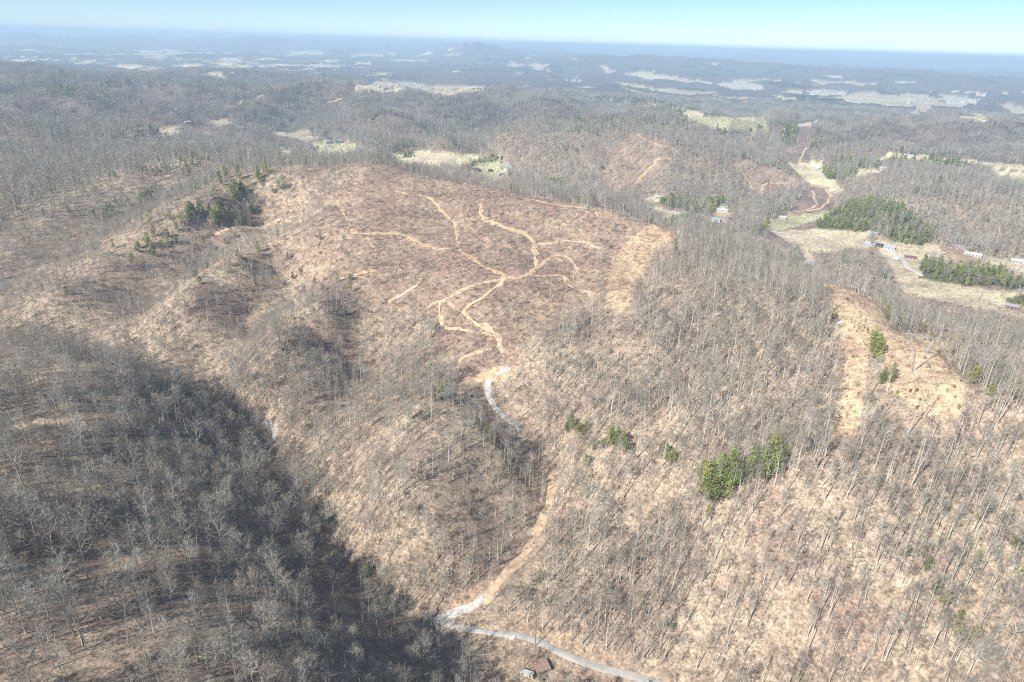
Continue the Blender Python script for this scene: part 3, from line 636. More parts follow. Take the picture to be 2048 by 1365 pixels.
def off_track(x, y):
    ok = np.ones(len(x), bool)
    for S, w in TRACKW:
        lo, hi = S.min(0) - w, S.max(0) + w
        c = np.where((x > lo[0]) & (x < hi[0]) & (y > lo[1]) & (y < hi[1]))[0]
        if len(c) == 0: continue
        S2 = S[::2] if len(S) > 60 else S
        d2 = ((x[c, None] - S2[None, :, 0]) ** 2 + (y[c, None] - S2[None, :, 1]) ** 2).min(1)
        ok[c[d2 < w * w]] = False
    return ok
def rots(n, lean=.06):
    return np.stack([rng.normal(0, lean, n), rng.normal(0, lean, n), rng.uniform(0, 6.28, n)], 1)
def place(px, py): x, y, z = hit(px, py); return x, y, z

# near and middle slopes, tree by tree
x, y = jgrid(60, 900, 3.35); z = gz(x, y); k = cover(x, y, z); u, v = project(np.stack([x, y, z], 1)); d = np.hypot(x, y)
prob = np.select([k == CUT, k == DIRT, k == THIN, k == WOOD, k == BRUSH], [.14, .010, .34, .86, .03], np.where(k == PINE, .25, 0.0))
prob *= np.clip(1.0 + 1.5 * fbm(x / 38, y / 38, 131, 4), .22, 1.15)
shade = (u < 640) & (v > 690) & (d < 480)
prob = np.where(shade, prob * .66, prob)
west = (u < 1080) & ~shade & (v > 330); prob = np.where(west, prob * .60, prob)
hide = blocks(x, y, z + 16) | blocks(x, y, z + 12) | blocks(x, y, z + 8) | blocks(x, y, z + 4); prob = np.where(hide, prob * .08, prob)
keep = (rng.random(len(x)) < prob) & (u > -260) & (u < 2300) & (v < 1640) & seen(x, y, z + 20, .004) & off_track(x, y)
x, y, z, u, v, k, d = (q[keep] for q in (x, y, z, u, v, k, d)); shade = shade[keep]; n = len(x)
right = (u > 1050) & (v > 420)
idx = np.where(shade, rng.choice(BROAD, n), np.where(right, np.where(rng.random(n) < .75, rng.choice(SLIM, n), rng.choice(TALL, n)), rng.integers(0, 12, n)))
size = np.clip(rng.normal(.9, .2, n), .45, 1.35) * np.where(shade, .94, np.where(k == CUT, .66, .86)) * np.where(rng.random(n) < .22, .62, 1.0) * np.where(d > 480, .80, 1.0) * np.where((u < 1080) & ~shade, .86, 1.0)
sx = size * rng.uniform(.85, 1.15, n); SC = np.stack([sx, sx, size], 1); RT = rots(n, .045)
hgt = np.array([q[1] for q in NEAR])[idx] * size
pxh = hgt / np.hypot(d, ZC - z)
inside = (u > 12) & (u < 2036) & (v > 60) & (v < 1362)
order = np.argsort(-np.where(inside, pxh, 0))[:300]
words = {0: 'tall grey', 1: 'wide-crowned grey', 2: 'tall pale-trunked', 3: 'broad brownish', 4: 'slim pale-trunked', 5: 'small grey', 6: 'tall slender pale', 7: 'mid-sized brownish', 8: 'young grey', 9: 'young pale-trunked', 10: 'very large grey', 11: 'low-branched pale'}
_ones = 'zero one two three four five six seven eight nine ten eleven twelve thirteen fourteen fifteen sixteen seventeen eighteen nineteen'.split()
_tens = '_ _ twenty thirty forty fifty sixty seventy eighty ninety'.split()
def _num(q):
    q = round(max(0, q) * 2) / 2; k = int(q)
    w = 'hundred' if k >= 100 else _ones[k] if k < 20 else _tens[k // 10] + ('-' + _ones[k % 10] if k % 10 else '')
    return w + ('-and-a-half' if q > k else '')
_spots = {}
def where_(u, v):                                  # place in the photo, for things nothing else tells apart
    return '%s percent across, %s down' % (_num(u / 20.48), _num(v / 13.65))
for q in order:
    spot = 'shaded lower-left slope' if shade[q] else ('sunlit right-hand slope' if u[q] > 1100 else 'sunlit slope by creek')
    t_ = thing('bare_tree', '%s bare tree, %s, %s' % (words[int(idx[q])], spot, where_(u[q], v[q])), 'tree', (x[q], y[q], z[q]), group='bare hardwoods nearest the drone')
    t_.rotation_euler = RT[q]; t_.scale = SC[q]
    tm, cm = near_parts[int(idx[q])]
    link('trunk', tm, parent=t_); link('crown', cm, parent=t_)
rest = np.ones(n, bool); rest[order] = False
print('near trees', n)
scatter('bare_woodland', 'bare grey winter hardwoods covering the near hills', protos, np.stack([x, y, z], 1)[rest], idx[rest], RT[rest], SC[rest])

x, y = jgrid(900, 1900, 6.6); z = gz(x, y); k = cover(x, y, z); u, v = project(np.stack([x, y, z], 1))
prob = np.select([k == WOOD, k == THIN, k == CUT, k == BRUSH], [.92, .5, .30, .03], np.where(k == PINE, .3, 0.0)) * np.clip(1 + .7 * fbm(x / 70, y / 70, 133, 3), .5, 1.1)
prob = np.where(blocks(x, y, z + 16) | blocks(x, y, z + 12) | blocks(x, y, z + 8) | blocks(x, y, z + 4), prob * .06, prob)
keep = (rng.random(len(x)) < prob) & (u > -120) & (u < 2170) & seen(x, y, z + 17, .002) & off_track(x, y)
x, y, z = x[keep], y[keep], z[keep]; n = len(x); s = rng.uniform(.7, 1.1, n); print('mid trees', n)
scatter('valley_woodland', 'bare hardwoods on the hills beyond the cleared ridge', mids, np.stack([x, y, z], 1), rng.integers(0, 6, n), rots(n), np.stack([s, s, s], 1))

x, y = jgrid(1900, 4300, 15.5); z = gz(x, y); k = cover(x, y, z); u, v = project(np.stack([x, y, z], 1))
keep = ~(blocks(x, y, z + 14) | blocks(x, y, z + 7)) & (k == WOOD) & (rng.random(len(x)) < np.clip(.85 + .6 * fbm(x / 160, y / 160, 135, 3), .4, 1)) & (u > -60) & (u < 2110) & seen(x, y, z + 17, .001)
x, y, z = x[keep], y[keep], z[keep]; n = len(x); s = rng.uniform(.8, 1.15, n); print('far clumps', n)
scatter('distant_woodland', 'bare woods on the far rolling hills', fars, np.stack([x, y, z], 1), rng.integers(0, 4, n), rots(n, .02), np.stack([s, s, s * .95], 1))

# brush and saplings under the trees and over the cuttings
x, y = jgrid(150, 900, 4.2); z = gz(x, y); k = cover(x, y, z); u, v = project(np.stack([x, y, z], 1))
prob = np.select([k == CUT, k == DIRT, k == THIN, k == WOOD], [.44, .26, .34, .34], 0.0) * np.clip(1 + 1.6 * fbm(x / 30, y / 30, 141, 3), .15, 1.4)
keep = (rng.random(len(x)) < prob) & (u > -60) & (u < 2110) & (v < 1500) & seen(x, y, z + 3, .002) & off_track(x, y)
x, y, z, k = x[keep], y[keep], z[keep], k[keep]; n = len(x); s = rng.uniform(.4, 1.0, n) * np.where(k == CUT, 1.0, .8); print('brush', n)
scatter('brush', 'low leafless brush and saplings on the hillsides', brush, np.stack([x, y, z], 1), rng.integers(0, 3, n), rots(n, .2), np.stack([s * 1.2, s * 1.2, s], 1))

# ------------------------------------------------------------------ pines: clumps near by, stands in the valley
PX = []
def clump(poly, n, s0=.8, s1=1.1):
    jit = 12 if poly[0][0] < 600 else 3
    p = np.array(poly, float); c = 0
    while c < n:
        q = (rng.uniform(p[:, 0].min(), p[:, 0].max()), rng.uniform(p[:, 1].min(), p[:, 1].max()))
        if inpoly(np.array([q[0]]), np.array([q[1]]), poly)[0]: PX.append((q[0] + rng.normal(0, jit), q[1] + rng.normal(0, jit * .5), rng.uniform(s0, s1))); c += 1
clump([(1395,955),(1430,945),(1470,945),(1510,925),(1545,920),(1570,935),(1560,955),(1500,975),(1470,1000),(1440,1020),(1408,1010)], 40, .75, 1.15)
clump([(1125,850),(1180,870),(1250,890),(1260,905),(1200,910),(1150,890)], 16, .5, .8)
clump([(1318,905),(1340,905),(1345,930),(1322,930)], 4, .5, .7)
clump([(1738,690),(1758,690),(1762,715),(1750,740),(1738,735)], 11, .6, .8); clump([(1758,750),(1785,760),(1780,775),(1760,770)], 5, .5, .65)
def line(pts, n, spread, s0=.55, s1=.95):         # pines strung along a crest
    pts = np.array(pts, float); L = np.concatenate([[0], np.cumsum(np.linalg.norm(np.diff(pts, axis=0), axis=1))])
    for s in np.sort(rng.uniform(0, L[-1], n)): PX.append((np.interp(s, L, pts[:, 0]) + rng.normal(0, spread), np.interp(s, L, pts[:, 1]) + rng.normal(0, spread * .6), rng.uniform(s0, s1)))
line([(545,348),(480,388),(455,405),(385,440),(330,476),(265,510)], 40, 19, .5, .95); line([(485,378),(465,400)], 9, 7, .8, 1.1); line([(400,428),(370,446)], 8, 8, .8, 1.1); line([(445,440),(428,462)], 6, 6, .8, 1.1)
line([(185,440),(290,405),(400,372),(540,350)], 34, 9, .5, .9); line([(300,402),(280,410)], 6, 6, .7, 1.0); line([(20,400),(130,362),(240,352),(420,332)], 34, 7, .4, .7); line([(560,480),(470,530),(380,585)], 10, 16, .4, .6); line([(700,560),(600,620)], 8, 18, .35, .55)
for q in ((1345,512,.85),(1663,640,.75),(1765,612,.65),(1772,632,.6),(1775,643,.55),(1835,668,.6),(1862,685,.55),(1845,668,.5),(1802,655,.4),(1942,770,.8),(1945,760,.7),(1985,740,.7),(2000,775,.8),(1980,795,.7),(2025,800,.6),
          (870,760,.75),(862,745,.6),(878,770,.6),(890,795,.7),(868,805,.75),(885,800,.55),(842,845,.55),(820,840,.5),(975,865,.6),(735,1155,.6),(945,1005,.3),(1172,940,.6),(1078,1165,.55),(1415,1040,.5),(1345,1265,.3),
          (1930,1295,.75),(1945,1300,.7),(1915,1290,.6),(1870,1192,.7),(1885,1215,.6),(1912,1255,.55),(1850,1145,.55),(1812,1115,.5),(1845,1120,.45),(1955,1125,.5),(1990,1118,.5),(2030,1100,.7),(2044,1105,.6),(2040,1170,.6),(1080,1365,.3),
          (1350,590,.35),(700,560,.3),(620,610,.4),(585,560,.4),(600,545,.35),(640,480,.35),(450,490,.4),(470,475,.4),(575,520,.4),(260,685,.4),(135,590,.4),(500,585,.35),(585,640,.35),(690,630,.35),(480,450,.5),(430,500,.35)):
    PX.append(q)
pin = [(place(a, b), s) for a, b, s in PX]
X = np.array([p[0] for p in pin]); S_ = np.array([p[1] for p in pin])
x, y = jgrid(700, 1700, 6.4); z = gz(x, y); k = cover(x, y, z); u, v = project(np.stack([x, y, z], 1))
hide = blocks(x, y, z + 9) | blocks(x, y, z + 5)
dens = np.where(hide & (k != PINE), 0, 1) * np.where(k == PINE, .62 * np.clip(1 + 1.5 * fbm(x / 40, y / 40, 152, 2), .3, 1.4), np.where((k == WOOD) & (fbm(x / 90, y / 90, 151, 3) > .36), .22, np.where(k == WOOD, .010, 0)))
keep = (rng.random(len(x)) < dens) & (u > -40) & (u < 2090) & seen(x, y, z + 11, .001) & off_track(x, y)
X = np.vstack([X, np.stack([x, y, z], 1)[keep]]); S_ = np.concatenate([S_, rng.uniform(.4, .8, keep.sum())])
n = len(X); u, v = project(X); pick = rng.integers(0, 4, n); hp = np.array([13, 16, 11, 18])[pick] * S_
ps = hp / np.linalg.norm(X - np.array([0, 0, ZC]), axis=1); vis = seen(X[:, 0], X[:, 1], X[:, 2] + hp * .6, 0) & (u > 3) & (u < 2045) & (v < 1364)
order = np.argsort(-np.where(vis, ps, 0))[:300]; RT = rots(n, .05); print('pines', n)
tone = {0: 'rounded', 1: 'tall', 2: 'low bushy', 3: 'tall narrow'}
for q in order:
    dd = np.hypot(X[q, 0], X[q, 1]); spot = 'in valley stand' if dd > 700 else ('on western spur' if u[q] < 620 else ('among bare trees on right slope' if u[q] > 1100 else 'on sunlit spur'))
    t_ = thing('pine_tree', '%s green pine %s, %s' % (tone[int(pick[q])], spot, where_(u[q], v[q])), 'pine', X[q], group='pines standing out among the bare trees')
    t_.rotation_euler = RT[q]; t_.scale = (S_[q] * 1.1, S_[q] * 1.1, S_[q])
    tm, cm = pine_parts[int(pick[q])]
    link('trunk', tm, parent=t_); link('crown', cm, parent=t_)
rest = np.ones(n, bool); rest[order] = False
x, y = jgrid(1700, 4300, 11); z = gz(x, y); k = cover(x, y, z); u, v = project(np.stack([x, y, z], 1))
dens = np.where(k == PINE, .9, np.where((k == WOOD) & (fbm(x / 200, y / 150, 153, 3) > .40), .5, np.where(k == WOOD, .012, np.where(k == FIELD, .012, 0))))
keep = (rng.random(len(x)) < dens) & (u > -20) & (u < 2070) & seen(x, y, z + 12, .0005)
P = np.vstack([X[rest], np.stack([x, y, z], 1)[keep]]); s = np.concatenate([S_[rest], rng.uniform(.7, 1.15, keep.sum())]); n = len(P); print('far pines', n)
scatter('pine_woods', 'green pine stands and scattered conifers in the valleys', pine_protos, P, rng.integers(0, 4, n), rots(n, .04), np.stack([s * 1.15, s * 1.15, s], 1))
# low junipers on the bare knolls
x, y = jgrid(300, 700, 4.5); z = gz(x, y); k = cover(x, y, z); u, v = project(np.stack([x, y, z], 1))
keep = (k == DIRT) & (u > 1650) & (rng.random(len(x)) < np.where((v > 770) & (u > 1780), .30, .05)) & off_track(x, y)
x, y, z = x[keep], y[keep], z[keep]; n = len(x); s = rng.uniform(.35, .85, n)
for q in range(n):
    uu, vv = project(np.array([[x[q], y[q], z[q]]]))
    o = tag(link('juniper_shrub', juniper[q % 2], loc=(x[q], y[q], z[q]), rotz=rng.uniform(0, 6.28)), 'low green shrub on bare knoll, %s' % where_(uu[0], vv[0]), 'shrub', 'shrubs on the bare knolls')
    o.scale = (s[q] * 1.2, s[q] * 1.2, s[q])
print('junipers', n)

# ------------------------------------------------------------------ felled trunks in the cutting
logs = []
for k in range(3):
    random.seed(400 + k); B = MB(); L = (13, 10, 16)[k]
    B.tube([(0, 0, .12), (L * .35, random.gauss(0, .15), .22), (L * .7, random.gauss(0, .3), .35), (L, random.gauss(0, .5), .25)], [.26, .21, .15, .05], 5)
    for j in range(7):
        s = random.uniform(.45, .95); a = random.uniform(-1.2, 1.2); l = random.uniform(1.0, 3.2)
        B.tube([(L * s, 0, .3), (L * s + l * .8, l * math.sin(a), .3 + l * .35)], [.06, .015], 3, cap=False)
    logs.append(B.mesh('felled_trunk_%d' % k, [M['log']]))
x, y = jgrid(420, 850, 9.5); z = gz(x, y); k = cover(x, y, z); u, v = project(np.stack([x, y, z], 1))
keep = (k == CUT) & (rng.random(len(x)) < np.clip(.42 + fbm(x / 60, y / 60, 161, 2), .04, .9)) & seen(x, y, z + 1, 0) & off_track(x, y)
x, y, z, u, v = x[keep], y[keep], z[keep], u[keep], v[keep]; n = len(x); print('logs', n)
def slope_turn(x, y, az):                          # lie along the slope
    e = 6.0; zz = gz(np.array([x - e * math.cos(az), x + e * math.cos(az)]), np.array([y - e * math.sin(az), y + e * math.sin(az)]))
    return (0, -math.atan2(zz[1] - zz[0], 2 * e), az)
for q in range(n):
    az = rng.normal(.75, .45) + (math.pi if rng.random() < .3 else 0)
    o = tag(link('felled_trunk', logs[q % 3], loc=(x[q], y[q], z[q] + .05)), '%s grey felled trunk in hilltop clearing, %s' % (('long', 'short', 'very long')[q % 3], where_(u[q], v[q])), 'log', 'trunks felled across the hilltop clearing')
    o.rotation_euler = slope_turn(x[q], y[q], az); s = rng.uniform(.6, 1.05); o.scale = (s, 1.25, 1.25)

# deadfall under the woods
x, y = jgrid(150, 800, 13); z = gz(x, y); k = cover(x, y, z); u, v = project(np.stack([x, y, z], 1))
keep = np.isin(k, (WOOD, THIN)) & (rng.random(len(x)) < .4) & (u > -20) & (u < 2070) & (v < 1400) & seen(x, y, z + 1, .001) & off_track(x, y)
x, y, z = x[keep], y[keep], z[keep]; n = len(x); print('deadfall', n)
az = rng.uniform(0, 6.28, n); e = 5.0
pit = -np.arctan2(gz(x + e * np.cos(az), y + e * np.sin(az)) - gz(x - e * np.cos(az), y - e * np.sin(az)), 2 * e); s = rng.uniform(.5, 1.0, n)
scatter('deadfall', 'fallen grey trunks lying under the woods', logs, np.stack([x, y, z], 1), rng.integers(0, 3, n), np.stack([0 * az, pit, az], 1), np.stack([s, s * .9, s * .9], 1))
# ------------------------------------------------------------------ houses and farm buildings
_house = {}
def house_mesh(w, l, h, roof_h, over=.4):
    key = (w, l, h, roof_h)
    if key not in _house:
        B = MB(); x, y = l / 2, w / 2
        B.add([(-x, -y, -1), (x, -y, -1), (x, y, -1), (-x, y, -1), (-x, -y, h), (x, -y, h), (x, y, h), (-x, y, h), (-x, 0, h + roof_h), (x, 0, h + roof_h)],
              [(0, 1, 5, 4), (2, 3, 7, 6), (1, 2, 6, 9, 5), (3, 0, 4, 8, 7)])
        X, Y = x + over, y + over; dz = roof_h * over / y; Q = MB(); t_ = .22
        Q.add([(-X, -Y, h - dz), (X, -Y, h - dz), (X, 0, h + roof_h + .03), (-X, 0, h + roof_h + .03), (-X, Y, h - dz), (X, Y, h - dz)] + [(-X, -Y, h - dz + t_), (X, -Y, h - dz + t_), (X, 0, h + roof_h + t_ + .03), (-X, 0, h + roof_h + t_ + .03), (-X, Y, h - dz + t_), (X, Y, h - dz + t_)],
              [(0, 3, 2, 1), (3, 4, 5, 2), (6, 7, 8, 9), (9, 8, 11, 10), (0, 1, 7, 6), (4, 10, 11, 5), (0, 6, 9, 3), (3, 9, 10, 4), (1, 2, 8, 7), (2, 5, 11, 8)])
        D = MB(); D.box(-.5, .5, -y - .06, -y - .01, -.2, 2.05)
        Wn = MB(); Wn.box(-.6, .6, -y - .05, -y - .01, .95, 2.1)
        _house[key] = (B, Q, D, Wn)
    return _house[key]
def house(px, py, l, w, wall, roof, label, cat='house', name='house', h=2.8, rh=1.8, rot=0.0, rel=True):
    p = place(px, py); B, Q, D, Wn = house_mesh(w, l, h, rh)
    face = -math.atan2(p[0], p[1]) + rot
    t_ = thing(name, label, cat, p, face, 'farm buildings in the valleys')
    wl = link('wall', B.mesh('wall', [M[wall]]), parent=t_); link('roof', Q.mesh('roof', [M[roof]]), parent=t_)
    link('door', D.mesh('door', [M['dark']]), parent=t_)
    wm = Wn.mesh('window', [M['glass']])
    for s in (-.32, .3) if l < 20 else (-.36, -.18, .2, .38): link('window', wm, parent=t_, loc=(s * l, 0, 0))
    return t_
for a in (
 (1318,397,16,9,'white','rwhite','white house at edge of pines left of valley road'), (1448,413,11,8,'white','rgreen','small house with green roof uphill of valley road'),
 (1444,423,18,6,'white','rwhite','long white mobile home below green-roofed house'), (1430,442,17,9,'white','rblue','blue-roofed building beside valley road'), (1462,440,8,5,'redp','rred','small red shed right of valley road'),
 (1565,438,10,7,'white','rwhite','lone white shed at top of tan pasture'), (1632,338,18,10,'white','rwhite','white house beside round pine stand'),
 (1746,470,15,8,'white','rwhite','white house tucked at front edge of big pine stand'), (1741,492,13,7,'white','rwhite','white trailer left of dark-roofed house'), (1754,493,15,9,'brown','rdark','dark-roofed house between two pale buildings'),
 (1778,498,14,9,'white','rblue','pale blue-roofed house on farm lane'), (1820,519,14,9,'grey','rred','house with maroon roof at bend of farm lane'), (1789,522,7,5,'white','rwhite','small white shed at edge of grey wood'),
 (1925,498,18,10,'pink','rgrey','rose-coloured house above tan cut bank'), (1946,512,20,8,'white','rwhite','long white building on tan cut bank'), (1918,484,12,9,'grey','rgreen','green-roofed house among bare trees'),
 (2040,526,22,10,'grey','rwhite','large pale barn at right edge of photo'), (2023,616,11,9,'brown','rgrey','dark cabin by trees at far right below big field'), (1620,527,11,8,'grey','rgrey','grey-roofed shed at foot of wooded ridge'),
 (1817,314,26,12,'white','rwhite','big white barn on long tan field'), (1767,339,14,8,'white','rwhite','white house at corner of long tan field'),
 (1019,334,17,9,'white','rgrey','white house by green pasture below second hill'), (1005,336,12,8,'white','rgrey','smaller white house left of it on green pasture'), (1005,349,20,7,'white','rwhite','long white trailer at lower edge of green pasture'),
 (952,341,14,9,'brown','rdark','dark barn at left end of green pasture'), (980,343,8,6,'brown','rdark','small dark shed in middle of green pasture'), (1078,360,12,8,'white','rgrey','pale house among pines right of green pasture'), (1205,389,13,8,'white','rgrey','pale house half hidden behind ridge trees'),
 (655,285,14,9,'white','rblue','white barn with bluish roof on green valley field'), (673,283,14,9,'white','rgrey','white farmhouse beside red barn'), (683,286,12,9,'redp','rred','red barn on green valley field'), (565,269,16,7,'white','rwhite','long white shed on tan slope'), (622,277,20,8,'white','rwhite','long white building at foot of tan slope'),
 (746,301,11,8,'white','rgrey','white house under bare trees left of long ridge'), (754,287,12,8,'grey','rgrey','grey house in roadside hamlet'), (538,260,14,8,'white','rwhite','white house at top of tan valley field'), (375,246,14,8,'white','rwhite','white house in small western clearing'), (356,258,13,8,'white','rgrey','white house beside western pasture'), (482,257,16,8,'white','rwhite','white building at edge of pines in western valley')):
    house(*a[:7], rot=rng.uniform(-.5, .5))
def far_houses(poly, n, place_word):
    p = np.array(poly, float); c = 0
    while c < n:
        q = (rng.uniform(p[:, 0].min(), p[:, 0].max()), rng.uniform(p[:, 1].min(), p[:, 1].max()))
        if not inpoly(np.array([q[0]]), np.array([q[1]]), poly)[0]: continue
        c += 1; w = rng.uniform(8, 13); l = w * rng.uniform(1.2, 2.0); X0 = place(*q); k = int(rng.integers(0, 6))
        key = (12, 20, 5, 4); B, Q, _, _ = house_mesh(*key)
        m = ('white', 'white', 'white', 'grey', 'pink', 'white')[k]; rm = ('rwhite', 'rgrey', 'rwhite', 'rgrey', 'rdark', 'rgrey')[k]
        if (m, rm) not in _far: 
            BB = MB(); BB.add(B.v, B.f, 0); BB.add(Q.v, Q.f, 1); _far[(m, rm)] = BB.mesh('house', [M[m], M[rm]])
        o = tag(link('house', _far[(m, rm)], loc=X0, rotz=rng.uniform(0, 3.14)), '%s, %s' % (place_word.replace('tiny pale', ('tiny white', 'tiny grey-roofed white', 'tiny bright white', 'tiny grey', 'tiny dark-roofed rose', 'tiny grey-topped')[k]), where_(*q)), 'house', 'distant houses')
        o.scale = (l / 20, w / 12, rng.uniform(.8, 1.2))
_far = {}
far_houses([(1434,168),(1480,164),(1530,172),(1535,184),(1480,183)], 36, 'tiny pale house in town across river')
far_houses([(1530,172),(1600,168),(1620,178),(1560,184)], 22, 'tiny pale house in town edge')
far_houses([(1600,184),(1650,180),(1700,186),(1690,192),(1620,192)], 22, 'tiny pale house by big field')
far_houses([(1870,197),(1925,195),(2000,208),(1980,220),(1890,207)], 34, 'tiny pale house in eastern town')
far_houses([(1810,198),(1860,200),(1860,210),(1815,210)], 10, 'tiny pale house among field trees')
far_houses([(745,166),(850,168),(860,180),(770,182)], 16, 'tiny pale house on pale valley floor')
far_houses([(430,140),(490,136),(500,150),(450,150)], 14, 'tiny pale house in western plain')
far_houses([(230,112),(360,112),(360,124),(240,124)], 14, 'tiny pale house on far plain')
far_houses([(640,130),(760,130),(760,146),(660,146)], 12, 'tiny pale house on middle plain')
far_houses([(1095,142),(1125,144),(1120,152),(1100,150)], 7, 'tiny pale house by river bend')

# ------------------------------------------------------------------ transmission line
def v_tower(base, yaw, h, arm, label, drop=2.6):
    t_ = thing('transmission_tower', label, 'tower', base, yaw, 'guyed steel towers of the power line')
    tops = []
    for s in (-1, 1):
        top = Vector((s * arm * .27, 0, h)); foot = Vector((s * .35, 0, -.5)); B = MB()
        offs = [(.38, .38), (-.38, .38), (-.38, -.38), (.38, -.38)]
        for a, b_ in offs: B.tube([foot + Vector((a * .3, b_ * .3, 0)), foot.lerp(top, .5) + Vector((a, b_, 0)), top + Vector((a * .5, b_ * .5, 0))], [.055, .055, .055], 3)
        for k in range(10):
            p, q = foot.lerp(top, k / 10), foot.lerp(top, (k + 1) / 10); w = lambda s_: .3 + .7 * min(1, s_ * 2) if s_ < .5 else 1 - .5 * (s_ * 2 - 1)
            for m_ in range(4):
                a, b_ = offs[m_], offs[(m_ + 1) % 4]
                B.tube([p + Vector((a[0], a[1], 0)) * w(k / 10), q + Vector((b_[0], b_[1], 0)) * w((k + 1) / 10)], [.03, .03], 3, cap=False)
        link('mast', B.mesh('mast', [M['metal']]), parent=t_); tops.append(top)
    A = MB()
    for a, b_ in ((.35, 0), (-.35, 0), (.35, .9), (-.35, .9)): A.tube([(-arm / 2, a * .5, h + .3), (-arm * .25, a, h + b_), (arm * .25, a, h + b_), (arm / 2, a * .5, h + .3)], [.07] * 4, 3)
    for k in range(14):
        x0, x1 = -arm / 2 + arm * k / 14, -arm / 2 + arm * (k + 1) / 14; A.tube([(x0, .3 * (-1) ** k, h + .1), (x1, -.3 * (-1) ** k, h + .7)], [.03, .03], 3, cap=False)
    link('cross_arm', A.mesh('cross_arm', [M['metal']]), parent=t_)
    I = MB(); I.tube([(0, 0, h), (0, 0, h - drop)], [.09, .09], 4); im = I.mesh('insulator', [M['concrete']])
    for s in (-.49, 0, .49): link('insulator', im, parent=t_, loc=(s * arm, 0, 0))
    G = MB()
    for s in (-1, 1):
        for e in (-1, 1): 
            q = Vector((s * h * .28, e * h * .55, 0)); wq = Matrix.Rotation(yaw, 4, 'Z') @ q
            q.z = gz(base[0] + wq.x, base[1] + wq.y) - base[2] - .2
            G.tube([tops[0 if s < 0 else 1], q], [.03, .03], 3, cap=False)
    link('guy_wires', G.mesh('guy_wires', [M['wire']]), parent=t_)
    return [Matrix.Translation(base) @ Matrix.Rotation(yaw, 4, 'Z') @ Vector((s * arm, 0, h - drop)) for s in (-.49, 0, .49)]
def facing(p, extra=0.0): return -math.atan2(p[0], p[1]) + extra
def tower_at(px, base_y, arm_y, arm_m, label, extra=.12):
    p = place(px, base_y); d = math.hypot(p[0], p[1]); r = ray(px, arm_y); h = ZC + r[2] / math.hypot(r[0], r[1]) * d - p[2]
    return v_tower(p, facing(p, extra), max(14, min(h, 38)), arm_m, label)
ends_b = tower_at(1826, 742, 671, 19.5, 'steel tower standing on near bare knoll at right')
ends_a = tower_at(1719, 586, 555, 18.5, 'steel tower just behind farther bare knoll')
ends_c = tower_at(1561, 494, 468, 17, 'steel tower on brown hillside strip below tan pasture')
tower_at(1551, 466, 444, 15, 'steel tower at lower left corner of tan pasture'); tower_at(1607, 462, 442, 15, 'steel tower between pasture and brown strip')
tower_at(1629, 409, 392, 16, 'left steel tower in brown power-line cutting'); tower_at(1650, 413, 398, 16, 'middle steel tower in brown power-line cutting'); tower_at(1669, 401, 384, 16, 'right steel tower at edge of brown power-line cutting')
def wire(a, b_, sag, label, r=.055):
    a, b_ = Vector(a), Vector(b_); pts = [a.lerp(b_, k / 24) - Vector((0, 0, sag * 4 * (k / 24) * (1 - k / 24))) for k in range(25)]
    B = MB(); B.tube(pts, [r] * 25, 4)
    return tag(link('power_line_wire', B.mesh('power_line_wire', [M['wire']])), label, 'wire', 'conductors of the power line')
side = ('left', 'middle', 'right')
nxt = [at_z(2150, 1325, 106), at_z(2185, 1300, 106), at_z(2200, 1190, 106)]
for k in range(3):
    wire(ends_a[k], ends_b[k], 2.5, '%s wire between the two knoll towers' % side[k]); wire(ends_b[k], nxt[k], 5.0, '%s wire running from near knoll tower to lower right' % side[k])
    wire(ends_c[k], ends_a[k], 7.0, '%s wire from hillside tower up to farther knoll tower' % side[k], .06)
def pole(p, h, label, arm=2.6, yaw=0.0):
    t_ = thing('utility_pole', label, 'pole', p, yaw, 'wooden utility poles')
    B = MB(); B.tube([(0, 0, -.5), (0, 0, h)], [.19, .12], 6); link('shaft', B.mesh('shaft', [M['wood']]), parent=t_)
    A = MB(); A.box(-arm / 2, arm / 2, -.22, -.1, h - .75, h - .6); link('cross_arm', A.mesh('cross_arm', [M['wood']]), parent=t_)
    I = MB(); I.tube([(0, -.16, h - .6), (0, -.16, h - .35)], [.07, .05], 5); im = I.mesh('insulator', [M['concrete']])
    for s in (-.45, 0, .45): link('insulator', im, parent=t_, loc=(s * arm, 0, 0))
    return t_
for q, nm in (((1707,657), 'left'), ((1717,659), 'middle'), ((1728,657), 'right')): pole(place(*q), 8.5, '%s of three dark wooden poles on farther knoll' % nm, yaw=facing(place(*q), .1))
p1 = place(1070, 1294)
pole(p1, 13, 'wooden utility pole beside paved road near bottom', yaw=.9)

# ------------------------------------------------------------------ odds and ends by the roads
p = place(1083, 1341)
t_ = thing('shed', 'small tumbledown shed with rusty roof below paved road', 'shed', p, facing(p, .5))
B = MB(); B.box(-3, 3, -2.1, 2.1, -1, 2.3); link('wall', B.mesh('wall', [M['brown']]), parent=t_)
B = MB(); B.add([(-3.5, -2.6, 2.32), (3.5, -2.6, 2.32), (3.5, 2.6, 3.3), (-3.5, 2.6, 3.3), (-3.5, -2.6, 2.45), (3.5, -2.6, 2.45), (3.5, 2.6, 3.43), (-3.5, 2.6, 3.43)], [(0, 3, 2, 1), (4, 5, 6, 7), (0, 1, 5, 4), (1, 2, 6, 5), (2, 3, 7, 6), (3, 0, 4, 7)]); link('roof', B.mesh('roof', [M['rust']]), parent=t_)
B = MB(); B.box(-1.1, 1.1, -2.18, -2.12, 0, 2.0); link('doorway', B.mesh('doorway', [M['dark']]), parent=t_)
p = place(1075, 1349); B = MB()
